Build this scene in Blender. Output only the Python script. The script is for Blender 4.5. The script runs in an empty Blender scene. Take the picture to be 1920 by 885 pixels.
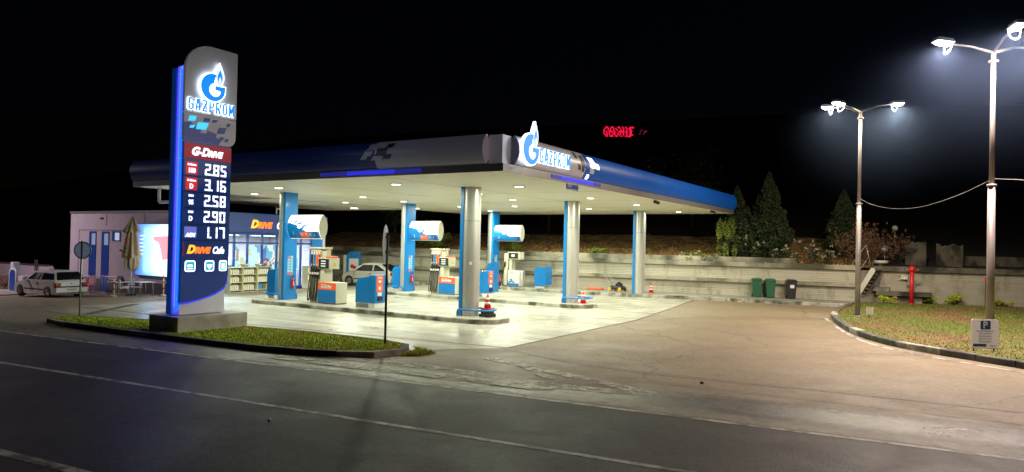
import bpy, math, random
from mathutils import Vector, Matrix
random.seed(7)
S = bpy.context.scene
COL = S.collection
PI = math.pi
G = -0.18            # level of the paved forecourt; pump islands and footway top at 0

# ------------------------------------------------------------------ camera
CAM = Vector((15.745, -22.069, 2.749)); FPX = 1319.5
YAW, PITCH, ROLL = 0.556, 0.012, 0.022
def cam_axes():
    F = Vector((-math.sin(YAW), math.cos(YAW), 0)); R = Vector((math.cos(YAW), math.sin(YAW), 0)); U = Vector((0, 0, 1))
    F2 = F*math.cos(PITCH)+U*math.sin(PITCH); U2 = -F*math.sin(PITCH)+U*math.cos(PITCH)
    return F2, R, U2
F2, R0, U2 = cam_axes()
def ray(x, y):
    cr, sr = math.cos(ROLL), math.sin(ROLL); du = x-960; dv = y-442.5
    return F2 + R0*((du*cr+dv*sr)/FPX) - U2*((-du*sr+dv*cr)/FPX)
def at(px, py, axis, val):
    d = ray(px, py); t = (val-CAM[axis])/d[axis]; return CAM+d*t
cam = bpy.data.cameras.new('camera'); co = bpy.data.objects.new('camera', cam); COL.objects.link(co)
rt = R0*math.cos(ROLL)+U2*math.sin(ROLL); up = -R0*math.sin(ROLL)+U2*math.cos(ROLL)
m = Matrix((rt, up, -F2)).transposed().to_4x4(); m.translation = CAM
co.matrix_world = m
cam.sensor_width = 36; cam.lens = FPX/1920*36; cam.clip_end = 3000
S.camera = co

# ------------------------------------------------------------------ materials
def lk(nt, a, b): nt.links.new(a, b)
def mat(name, col, rough=.6, metal=0, noise=0, nscale=3, bump=0, bscale=40, emit=None, estr=0, spec=.5, stretch=None, col2=None, coat=0):
    m = bpy.data.materials.new(name); m.use_nodes = True; nt = m.node_tree; b = nt.nodes['Principled BSDF']
    b.inputs['Base Color'].default_value = (*col, 1); b.inputs['Roughness'].default_value = rough
    b.inputs['Metallic'].default_value = metal; b.inputs['Specular IOR Level'].default_value = spec
    if coat: b.inputs['Coat Weight'].default_value = coat; b.inputs['Coat Roughness'].default_value = .08
    if emit: b.inputs['Emission Color'].default_value = (*emit, 1); b.inputs['Emission Strength'].default_value = estr
    geo = nt.nodes.new('ShaderNodeNewGeometry'); pos = geo.outputs['Position']
    if stretch:
        mp = nt.nodes.new('ShaderNodeMapping'); mp.inputs['Scale'].default_value = stretch; lk(nt, pos, mp.inputs['Vector']); pos = mp.outputs['Vector']
    if noise or col2:
        n = nt.nodes.new('ShaderNodeTexNoise'); n.inputs['Scale'].default_value = nscale; n.inputs['Detail'].default_value = 8; n.inputs['Roughness'].default_value = .65
        lk(nt, pos, n.inputs['Vector'])
        r = nt.nodes.new('ShaderNodeValToRGB'); r.color_ramp.elements[0].position = .32; r.color_ramp.elements[1].position = .68
        c2 = col2 if col2 else tuple(min(1, c*(1+noise*.5)) for c in col)
        c1 = tuple(c*(1-noise) for c in col) if not col2 else col
        r.color_ramp.elements[0].color = (*c1, 1); r.color_ramp.elements[1].color = (*c2, 1)
        lk(nt, n.outputs['Fac'], r.inputs['Fac']); lk(nt, r.outputs['Color'], b.inputs['Base Color'])
    if bump:
        n2 = nt.nodes.new('ShaderNodeTexNoise'); n2.inputs['Scale'].default_value = bscale; n2.inputs['Detail'].default_value = 4
        lk(nt, pos, n2.inputs['Vector'])
        bp = nt.nodes.new('ShaderNodeBump'); bp.inputs['Strength'].default_value = bump; bp.inputs['Distance'].default_value = .02
        lk(nt, n2.outputs['Fac'], bp.inputs['Height']); lk(nt, bp.outputs['Normal'], b.inputs['Normal'])
    return m
def emis(name, col, s): return mat(name, tuple(c*.5 for c in col), .5, emit=col, estr=s)

def ground_mat(name, base, dark, light, rlo, rhi, grain=.35, big=.25, cracks=0, joints=None, streak=None, bump=.25, bscale=120, spec=.5, fade=None):
    """Paving: large stains, mid blotches, fine aggregate, uneven sheen; optional cracks and slab joints."""
    m = bpy.data.materials.new(name); m.use_nodes = True; nt = m.node_tree; b = nt.nodes['Principled BSDF']
    N = nt.nodes.new; geo = N('ShaderNodeNewGeometry'); P = geo.outputs['Position']
    def noise(sc, det=6, rough=.6, vec=None, dist=0):
        n = N('ShaderNodeTexNoise'); n.inputs['Scale'].default_value = sc; n.inputs['Detail'].default_value = det; n.inputs['Roughness'].default_value = rough
        n.inputs['Distortion'].default_value = dist; lk(nt, vec or P, n.inputs['Vector']); return n.outputs['Fac']
    def ramp(f, a, bb, ca, cb):
        r = N('ShaderNodeValToRGB'); e = r.color_ramp.elements; e[0].position = a; e[1].position = bb; e[0].color = (*ca, 1); e[1].color = (*cb, 1); lk(nt, f, r.inputs['Fac']); return r.outputs['Color']
    def mix(f, a, bb, mode='MIX'):
        x = N('ShaderNodeMix'); x.data_type = 'RGBA'; x.blend_type = mode
        if isinstance(f, float): x.inputs[0].default_value = f
        else: lk(nt, f, x.inputs[0])
        for i, v in ((6, a), (7, bb)):
            if isinstance(v, tuple): x.inputs[i].default_value = (*v, 1)
            else: lk(nt, v, x.inputs[i])
        return x.outputs[2]
    c = ramp(noise(big, 9, .62, dist=.6), .36, .64, dark, base)
    c = mix(.55, c, ramp(noise(1.7, 7), .35, .7, base, light))
    if streak:
        mp = N('ShaderNodeMapping'); mp.inputs['Scale'].default_value = streak; lk(nt, P, mp.inputs['Vector'])
        sf = noise(1, 6, .6, mp.outputs['Vector'])
        c = mix(ramp(sf, .52, .66, (0, 0, 0), (.85, .85, .85)), c, light)
        c = mix(ramp(sf, .26, .42, (.5, .5, .5), (0, 0, 0)), c, dark)
    g = ramp(noise(34, 5, .9), .34, .66, (1-grain,)*3, (1+grain*.6,)*3)
    c = mix(1.0, c, g, 'MULTIPLY')
    c = mix(1.0, c, ramp(noise(9, 4, .85), .36, .64, (1-grain*.8,)*3, (1+grain*.5,)*3), 'MULTIPLY')
    if cracks:
        v = N('ShaderNodeTexVoronoi'); v.feature = 'DISTANCE_TO_EDGE'; v.inputs['Scale'].default_value = cracks
        wn = N('ShaderNodeTexNoise'); wn.inputs['Scale'].default_value = 1.1; wn.inputs['Detail'].default_value = 5; lk(nt, P, wn.inputs['Vector'])
        va = N('ShaderNodeVectorMath'); va.operation = 'ADD'; lk(nt, P, va.inputs[0]); lk(nt, wn.outputs['Color'], va.inputs[1]); lk(nt, va.outputs[0], v.inputs['Vector'])
        c = mix(ramp(v.outputs['Distance'], .0, .006, (.75,)*3, (0, 0, 0)), c, tuple(x*.35 for x in dark))
    if joints:
        br = N('ShaderNodeTexBrick'); br.offset = 0; br.inputs['Scale'].default_value = 1; br.inputs['Brick Width'].default_value = joints[0]; br.inputs['Row Height'].default_value = joints[1]
        br.inputs['Mortar Size'].default_value = .018; br.inputs['Mortar Smooth'].default_value = .3; br.inputs['Color1'].default_value = (0, 0, 0, 1); br.inputs['Color2'].default_value = (.14, .14, .14, 1); br.inputs['Mortar'].default_value = (.8, .8, .8, 1)
        lk(nt, P, br.inputs['Vector']); c = mix(br.outputs['Color'], c, tuple(x*.6 for x in dark))
    lk(nt, c, b.inputs['Base Color'])
    rr = N('ShaderNodeMapRange'); rr.inputs['From Min'].default_value = .35; rr.inputs['From Max'].default_value = .65; rr.inputs['To Min'].default_value = rlo; rr.inputs['To Max'].default_value = rhi
    lk(nt, noise(.45, 7, .6, dist=.8), rr.inputs['Value']); lk(nt, rr.outputs[0], b.inputs['Roughness'])
    bp = N('ShaderNodeBump'); bp.inputs['Strength'].default_value = bump; bp.inputs['Distance'].default_value = .01
    lk(nt, noise(bscale, 3, .7), bp.inputs['Height']); lk(nt, bp.outputs['Normal'], b.inputs['Normal'])
    b.inputs['Specular IOR Level'].default_value = spec
    if fade:   # soft ragged edges: distance across the road direction, start along it, noise break-up
        vr, xr, amp = fade; sx = N('ShaderNodeSeparateXYZ'); lk(nt, P, sx.inputs[0])
        def mth(op, a, bb=None):
            q = N('ShaderNodeMath'); q.operation = op
            for i, v in enumerate((a, bb)):
                if v is None: continue
                if isinstance(v, (int, float)): q.inputs[i].default_value = v
                else: lk(nt, v, q.inputs[i])
            return q.outputs[0]
        v = mth('SUBTRACT', sx.outputs['Y'], mth('MULTIPLY', sx.outputs['X'], .105)); v = mth('ADD', v, mth('MULTIPLY', mth('SUBTRACT', noise(.9, 7, .7), .5), amp))
        def mr(val, a, bb):
            q = N('ShaderNodeMapRange'); q.interpolation_type = 'SMOOTHSTEP'; q.inputs['From Min'].default_value = a; q.inputs['From Max'].default_value = bb; lk(nt, val, q.inputs['Value']); return q.outputs[0]
        al = mth('MULTIPLY', mr(v, vr[0], vr[1]), mr(v, vr[3], vr[2])); al = mth('MULTIPLY', al, mr(sx.outputs['X'], xr[0], xr[1]))
        al = mth('MULTIPLY', al, mth('ADD', mth('MULTIPLY', noise(5, 6, .8), .9), .35)); q = N('ShaderNodeClamp'); lk(nt, al, q.inputs[0]); lk(nt, q.outputs[0], b.inputs['Alpha'])
    return m
def worn(m, lo, hi, sc=6):
    nt = m.node_tree; n = nt.nodes.new('ShaderNodeTexNoise'); n.inputs['Scale'].default_value = sc; n.inputs['Detail'].default_value = 8; n.inputs['Roughness'].default_value = .8
    g = nt.nodes.new('ShaderNodeNewGeometry'); lk(nt, g.outputs['Position'], n.inputs['Vector']); r = nt.nodes.new('ShaderNodeMapRange'); r.inputs['From Min'].default_value = lo; r.inputs['From Max'].default_value = hi
    lk(nt, n.outputs['Fac'], r.inputs['Value']); lk(nt, r.outputs[0], nt.nodes['Principled BSDF'].inputs['Alpha']); return m

def two_noise(name, c1, c2, c3, s1, s2, rough=.9, bump=.4, bscale=30):
    m = mat(name, c1, rough, noise=0, bump=bump, bscale=bscale, col2=c2, nscale=s1); nt = m.node_tree; b = nt.nodes['Principled BSDF']
    src = b.inputs['Base Color'].links[0].from_socket
    n = nt.nodes.new('ShaderNodeTexNoise'); n.inputs['Scale'].default_value = s2; n.inputs['Detail'].default_value = 6
    g = nt.nodes.new('ShaderNodeNewGeometry'); lk(nt, g.outputs['Position'], n.inputs['Vector'])
    r = nt.nodes.new('ShaderNodeValToRGB'); r.color_ramp.elements[0].position = .45; r.color_ramp.elements[1].position = .6; lk(nt, n.outputs['Fac'], r.inputs['Fac'])
    x = nt.nodes.new('ShaderNodeMix'); x.data_type = 'RGBA'; lk(nt, r.outputs['Color'], x.inputs[0]); lk(nt, src, x.inputs[6]); x.inputs[7].default_value = (*c3, 1)
    lk(nt, x.outputs[2], b.inputs['Base Color']); return m

def wall_mat(name, base, stain, course=.1):
    """Painted split-block wall: thin horizontal courses, vertical joints and dark run-off stains."""
    m = bpy.data.materials.new(name); m.use_nodes = True; nt = m.node_tree; b = nt.nodes['Principled BSDF']; N = nt.nodes.new
    geo = N('ShaderNodeNewGeometry'); sp = N('ShaderNodeSeparateXYZ'); lk(nt, geo.outputs['Position'], sp.inputs[0])
    cb = N('ShaderNodeCombineXYZ'); lk(nt, sp.outputs['X'], cb.inputs['X']); lk(nt, sp.outputs['Z'], cb.inputs['Y'])
    br = N('ShaderNodeTexBrick'); br.inputs['Scale'].default_value = 1; br.inputs['Brick Width'].default_value = 6.3; br.inputs['Row Height'].default_value = course
    br.inputs['Mortar Size'].default_value = .012; br.inputs['Mortar Smooth'].default_value = .4
    br.inputs['Color1'].default_value = (*base, 1); br.inputs['Color2'].default_value = (*[c*.86 for c in base], 1); br.inputs['Mortar'].default_value = (*[c*.68 for c in base], 1)
    lk(nt, cb.outputs[0], br.inputs['Vector'])
    n = N('ShaderNodeTexNoise'); n.inputs['Scale'].default_value = 1; n.inputs['Detail'].default_value = 8; n.inputs['Roughness'].default_value = .7
    mp = N('ShaderNodeMapping'); mp.inputs['Scale'].default_value = (1.3, 1.3, .5); lk(nt, geo.outputs['Position'], mp.inputs['Vector']); lk(nt, mp.outputs[0], n.inputs['Vector'])
    r = N('ShaderNodeValToRGB'); r.color_ramp.elements[0].position = .5; r.color_ramp.elements[1].position = .72; r.color_ramp.elements[1].color = (.85, .85, .85, 1); lk(nt, n.outputs['Fac'], r.inputs['Fac'])
    x = N('ShaderNodeMix'); x.data_type = 'RGBA'; lk(nt, r.outputs['Color'], x.inputs[0]); lk(nt, br.outputs['Color'], x.inputs[6]); x.inputs[7].default_value = (*stain, 1)
    lk(nt, x.outputs[2], b.inputs['Base Color']); b.inputs['Roughness'].default_value = .85
    bp = N('ShaderNodeBump'); bp.inputs['Strength'].default_value = .6; bp.inputs['Distance'].default_value = .02
    lk(nt, br.outputs['Fac'], bp.inputs['Height']); bp.invert = True; lk(nt, bp.outputs['Normal'], b.inputs['Normal'])
    return m

M = {}
M['asphalt'] = ground_mat('lot_asphalt', (.25, .20, .13), (.17, .135, .09), (.30, .235, .155), .5, .7, .35, .22, cracks=.16, bump=.6, bscale=40, spec=.4)
M['road'] = ground_mat('road_asphalt', (.036, .034, .032), (.027, .026, .026), (.044, .042, .039), .55, .68, .75, .12, streak=(.05, 1.2, 1), bump=.8, bscale=30, spec=.35)
M['slab'] = ground_mat('forecourt_concrete', (.33, .32, .26), (.17, .16, .13), (.62, .61, .52), .26, .58, .25, .35, joints=(5.2, 4.3), streak=(.13, 1.7, 1), bump=.08)  # pale streaks: floor wear and reflected lamp light put into the colour
M['paint'] = two_noise('worn_road_paint', (.55, .54, .5), (.42, .41, .37), (.13, .12, .1), 9, 3.2, .6, .2)
M['paint_worn'] = two_noise('very_worn_paint', (.62, .60, .50), (.45, .43, .35), (.24, .21, .16), 5, 2.6, .6, .2)
worn(M['paint_worn'], .42, .56, 3.2); worn(M['paint'], .30, .42, 4)
M['seam'] = mat('tar_seam', (.07, .06, .05), .6, noise=.6, nscale=2)
M['wetgravel'] = ground_mat('wet_gravel', (.16, .155, .15), (.08, .08, .08), (.3, .3, .29), .25, .42, .6, 1.2, bump=1.0, bscale=22, spec=.9, fade=((-10.9, -10.2, -9.7, -8.9), (9.5, 13), .7))
M['glareband'] = ground_mat('asphalt_glare', (.25, .23, .17), (.13, .12, .09), (.36, .33, .26), .3, .6, .35, .5, streak=(.12, 1.6, 1), bump=.6, fade=((-11.3, -11.15, -10.2, -8.8), (-30, -12), 1.6))  # lighter asphalt; glare of the canopy lamps put into its colour
M['kerb'] = two_noise('kerb_stone', (.46, .44, .38), (.30, .29, .25), (.07, .075, .05), 2.2, 1.1, .85, .5)
M['kerbdark'] = two_noise('dark_kerb_and_shadow', (.10, .095, .085), (.16, .15, .13), (.05, .05, .045), 2.2, 1.1, .85, .5)
M['islandtop'] = ground_mat('island_concrete', (.36, .35, .30), (.22, .21, .18), (.48, .46, .4), .4, .7, .2, .8, bump=.15)
M['footway'] = ground_mat('footway_paving', (.30, .29, .24), (.16, .15, .12), (.4, .38, .32), .6, .9, .3, .6, joints=(.5, .5), bump=.2)
M['shopfloor'] = ground_mat('shop_apron', (.27, .22, .14), (.16, .13, .09), (.34, .28, .18), .5, .8, .25, .4, bump=.3)
M['turfgreen'] = two_noise('green_turf_soil', (.30, .38, .018), (.36, .44, .03), (.34, .32, .05), 3, .6)
M['turf'] = two_noise('turf_soil', (.09, .115, .018), (.12, .14, .025), (.16, .10, .04), 3, .35)
M['blade'] = two_noise('grass_blade', (.14, .20, .018), (.21, .25, .03), (.25, .16, .06), 2.5, .35, .6, 0)
M['blade_green'] = two_noise('green_blade', (.36, .50, .016), (.46, .58, .03), (.44, .42, .05), 2.5, .8, .6, 0)
M['litter'] = two_noise('leaf_litter', (.50, .26, .09), (.66, .42, .16), (.22, .15, .06), 9, 1.2, .9, 1, 14)
M['earthshade'] = mat('earth_and_shade', (.014, .012, .008), .95, noise=.5, nscale=.5)
M['soffit'] = mat('soffit_panel', (.84, .83, .68), .45, noise=.08, nscale=1.2, bump=.5, bscale=1, stretch=(.05, 3.3, 1))
M['steel'] = mat('brushed_steel', (.58, .57, .54), .36, .55, noise=.12, nscale=2.2, stretch=(1, 1, .3))
M['blue'] = mat('blue_panel', (.002, .19, .56), .35, noise=.06, nscale=1, coat=.2)
M['bluedk'] = mat('dark_blue_panel', (.01, .045, .22), .4, noise=.1, nscale=1, emit=(.01, .03, .18), estr=.25)
M['fasciablue'] = mat('fascia_blue', (.005, .07, .34), .42, noise=.12, nscale=.5, emit=(.003, .08, .36), estr=.27)  # emission stands in for street lamp light on this side
M['fasciablueL'] = mat('fascia_blue_shaded', (.005, .018, .09), .4, noise=.08, nscale=.5, emit=(.004, .014, .08), estr=.12)  # same blue for the less lit sides, shade put into the colour
M['fasciagrey'] = mat('fascia_grey', (.56, .54, .58), .34, .1, noise=.05, nscale=1, emit=(.4, .38, .46), estr=.10)  # faint emission stands in for road lamps out of view
M['fasciagreyL'] = mat('fascia_grey_shaded', (.34, .34, .38), .34, .1, noise=.08, nscale=1, emit=(.3, .3, .4), estr=.06)  # same grey on the less lit left side, shade put into the colour
M['fasciadk'] = mat('fascia_mark', (.07, .08, .13), .4)
M['trim'] = mat('metal_trim', (.30, .29, .28), .4, .5, noise=.1)
M['white'] = mat('white_paint', (.74, .73, .70), .5, noise=.05)
M['cream'] = mat('cream_metal', (.60, .58, .46), .45, noise=.08)
M['orange'] = mat('orange_panel', (.85, .12, .035), .4, emit=(.85, .1, .02), estr=.12)
M['red'] = mat('red_paint', (.65, .02, .025), .4)
M['black'] = mat('black_rubber', (.015, .015, .016), .6)
M['darkmetal'] = mat('dark_metal', (.035, .032, .03), .45, .3)
M['grey'] = mat('grey_plastic', (.22, .22, .22), .5, noise=.1)
M['polegrey'] = mat('galvanised_pole', (.30, .27, .255), .5, .35, noise=.12, nscale=4)
M['stucco'] = mat('white_stucco', (.56, .47, .53), .9, noise=.1, nscale=1.2, bump=.2, bscale=60)
M['plinth'] = mat('dark_plinth', (.09, .07, .075), .8, noise=.3)
M['wall'] = wall_mat('white_block_wall', (.50, .47, .38), (.15, .14, .08))
M['ledge'] = two_noise('weathered_ledge', (.40, .37, .29), (.28, .26, .2), (.07, .07, .045), 3, .45, .85, .4)
M['concrete'] = two_noise('stained_concrete', (.12, .105, .08), (.20, .18, .14), (.03, .03, .025), 1.5, 1.0, .9, .4)
M['digit'] = emis('lit_digit', (.80, .86, 1.0), 1.7)
M['litwhite'] = emis('lit_white', (.80, .90, 1.0), 3.0)
M['litblue'] = mat('logo_blue', (.0, .2, .7), .4, emit=(.0, .20, .75), estr=1.3)
M['litcyan'] = emis('lit_cyan', (.05, .5, .9), 1.4)
M['ledblue'] = emis('blue_led_strip', (.01, .05, 1.0), 3.0)
M['ledcyan'] = emis('blue_led_core', (.0, .12, 1.0), 1.6)
M['ledviolet'] = emis('blue_glow_led', (.03, .04, 1.0), .7)
M['pylonblue'] = mat('pylon_blue', (.006, .03, .14), .35, noise=.1, nscale=1, emit=(.004, .03, .17), estr=.5)
M['pylongrey'] = mat('pylon_silver', (.66, .68, .74), .42, .05, noise=.06, nscale=1, emit=(.5, .5, .56), estr=.09)  # faint emission stands in for light falling on the silver panels
M['pylonside'] = mat('pylon_side_glow', (.5, .5, .55), .4, .1, noise=.1, nscale=1, emit=(.10, .08, .75), estr=.55)  # blue strip light on the silver side, put in as emission
M['pylonred'] = mat('pylon_red', (.28, .008, .02), .4, emit=(.4, .01, .03), estr=.45)
M['badgered'] = mat('badge_red', (.5, .01, .02), .4, emit=(.75, .02, .03), estr=.7)
M['litorange'] = emis('lit_orange', (1.0, .17, .01), 1.6)
M['lityellow'] = emis('lit_yellow', (1.0, .42, .02), 1.7)
M['litred'] = emis('lit_red', (1.0, .02, .02), 1.0)
M['ledred'] = emis('red_led', (1.0, .008, .05), 1.5)
M['ledreddim'] = emis('red_led_dim', (.45, .02, .06), .5)
M['teal'] = emis('lit_teal', (.02, .42, .62), 1.0)
M['downlight'] = emis('downlight_lens', (1, .96, .72), 9)
M['streetlens'] = emis('street_lamp_lens', (.88, .92, 1.0), 60)
M['tyre'] = mat('tyre', (.02, .02, .02), .8)
M['rim'] = mat('wheel_rim', (.42, .42, .42), .35, .7)
M['carwhite'] = mat('white_car_paint', (.78, .78, .80), .25, coat=.6)
M['carsilver'] = mat('silver_car_paint', (.50, .50, .46), .28, .25, coat=.5)
M['carglass'] = mat('car_glass', (.012, .014, .016), .06, spec=.8)
M['lampred'] = mat('tail_lamp', (.35, .015, .01), .2, coat=.5)
M['lampamber'] = mat('amber_lamp', (.6, .2, .03), .2, coat=.5)
M['plate'] = mat('number_plate', (.6, .6, .58), .5)
M['leaf'] = mat('conifer_leaf', (.014, .03, .009), .7, col2=(.045, .07, .018), nscale=2)
M['leafbright'] = mat('bright_leaf', (.10, .14, .02), .7, col2=(.22, .26, .03), nscale=2)
M['bark'] = mat('bark', (.06, .045, .03), .9, noise=.3)
M['dryflower'] = mat('dried_flower', (.10, .045, .025), .8, col2=(.2, .11, .065), nscale=6)
M['paleflower'] = mat('pale_flower', (.45, .36, .28), .8)
M['binGreen'] = mat('green_bin', (.02, .11, .055), .45, noise=.1)
M['binBlack'] = mat('black_bin', (.022, .022, .026), .45, noise=.1)
M['ruin'] = two_noise('ruin_concrete', (.06, .052, .04), (.13, .115, .085), (.02, .02, .015), 2.5, 1.4, .9, .5)
M['globe'] = mat('milky_globe', (.6, .6, .55), .3)
M['cloth'] = mat('cream_cloth', (.52, .45, .30), .85, noise=.12, nscale=6)
M['signback'] = mat('sign_back', (.42, .50, .58), .4, 0, noise=.25, nscale=7)
M['goods_pale'] = mat('pale_bottle', (.70, .68, .58), .4)
M['goods_dark'] = mat('dark_bottle_cap', (.12, .14, .12), .4)
M['goods_blue'] = mat('blue_bottle', (.05, .2, .45), .4)
M['goods_red'] = mat('red_bottle', (.5, .06, .04), .4)
M['shelf'] = mat('shelf_cream', (.60, .56, .36), .5)
M['yellow'] = mat('yellow_plastic', (.7, .42, .03), .5)
M['galv'] = mat('galvanised_rail', (.42, .40, .43), .4, .6)

def glass_mat():
    m = bpy.data.materials.new('shop_glass'); m.use_nodes = True; nt = m.node_tree; nt.nodes.clear()
    o = nt.nodes.new('ShaderNodeOutputMaterial'); x = nt.nodes.new('ShaderNodeMixShader'); t = nt.nodes.new('ShaderNodeBsdfTransparent'); g = nt.nodes.new('ShaderNodeBsdfGlossy')
    g.inputs['Roughness'].default_value = .02; t.inputs['Color'].default_value = (.86, .94, .97, 1); x.inputs[0].default_value = .1
    lk(nt, t.outputs[0], x.inputs[1]); lk(nt, g.outputs[0], x.inputs[2]); lk(nt, x.outputs[0], o.inputs[0]); return m
M['glass'] = glass_mat()

def goods_mat(name, seed, es, cells=(7, 7, 5)):
    """Printed packs and posters: small random coloured cells."""
    m = bpy.data.materials.new(name); m.use_nodes = True; nt = m.node_tree; b = nt.nodes['Principled BSDF']; N = nt.nodes.new
    geo = N('ShaderNodeNewGeometry'); mp = N('ShaderNodeMapping'); mp.inputs['Scale'].default_value = cells; mp.inputs['Location'].default_value = (seed, seed*1.7, seed*.3)
    lk(nt, geo.outputs['Position'], mp.inputs['Vector'])
    v = N('ShaderNodeTexVoronoi'); v.distance = 'CHEBYCHEV'; v.inputs['Scale'].default_value = 1; v.inputs['Randomness'].default_value = .7; lk(nt, mp.outputs[0], v.inputs['Vector'])
    sp = N('ShaderNodeSeparateColor'); lk(nt, v.outputs['Color'], sp.inputs[0])
    r = N('ShaderNodeValToRGB'); r.color_ramp.interpolation = 'CONSTANT'; e = r.color_ramp.elements
    e[0].position = 0; e[0].color = (.5, .62, .66, 1); e[1].position = .3; e[1].color = (.12, .33, .5, 1)
    for p, c in ((.48, (.62, .66, .6, 1)), (.62, (.25, .5, .58, 1)), (.74, (.4, .2, .12, 1)), (.82, (.03, .12, .33, 1)), (.92, (.6, .5, .3, 1))):
        q = e.new(p); q.color = c
    lk(nt, sp.outputs[0], r.inputs['Fac']); lk(nt, r.outputs[0], b.inputs['Base Color']); lk(nt, r.outputs[0], b.inputs['Emission Color']); b.inputs['Emission Strength'].default_value = es
    b.inputs['Roughness'].default_value = .5
    return m
M['goods'] = goods_mat('shelf_goods', 3, .25)
M['poster_a'] = goods_mat('poster_print_a', 11, 1.3, (3, 2.1, 1.7))
M['poster_b'] = goods_mat('poster_print_b', 23, 1.4, (3, 2.6, 2.2))

def billboard_mat():
    m = bpy.data.materials.new('backlit_billboard'); m.use_nodes = True; nt = m.node_tree; b = nt.nodes['Principled BSDF']; N = nt.nodes.new
    geo = N('ShaderNodeNewGeometry'); sp = N('ShaderNodeSeparateXYZ'); lk(nt, geo.outputs['Position'], sp.inputs[0])
    n = N('ShaderNodeTexNoise'); n.inputs['Scale'].default_value = .9; n.inputs['Detail'].default_value = 3; lk(nt, geo.outputs['Position'], n.inputs['Vector'])
    a = N('ShaderNodeMath'); a.operation = 'MULTIPLY_ADD'; a.inputs[1].default_value = .8; lk(nt, n.outputs['Fac'], a.inputs[0]); lk(nt, sp.outputs['X'], a.inputs[2])
    r = N('ShaderNodeMapRange'); r.inputs['From Min'].default_value = -21.7; r.inputs['From Max'].default_value = -19.0; lk(nt, a.outputs[0], r.inputs['Value'])
    cr = N('ShaderNodeValToRGB'); e = cr.color_ramp.elements; e[0].color = (.03, .13, .5, 1); e[1].color = (.75, .92, 1, 1); q = e.new(.45); q.color = (.22, .48, .85, 1)
    lk(nt, r.outputs[0], cr.inputs['Fac']); lk(nt, cr.outputs[0], b.inputs['Emission Color']); b.inputs['Emission Strength'].default_value = 1.5
    b.inputs['Base Color'].default_value = (.1, .2, .4, 1); return m
M['billboard'] = billboard_mat()

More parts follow.
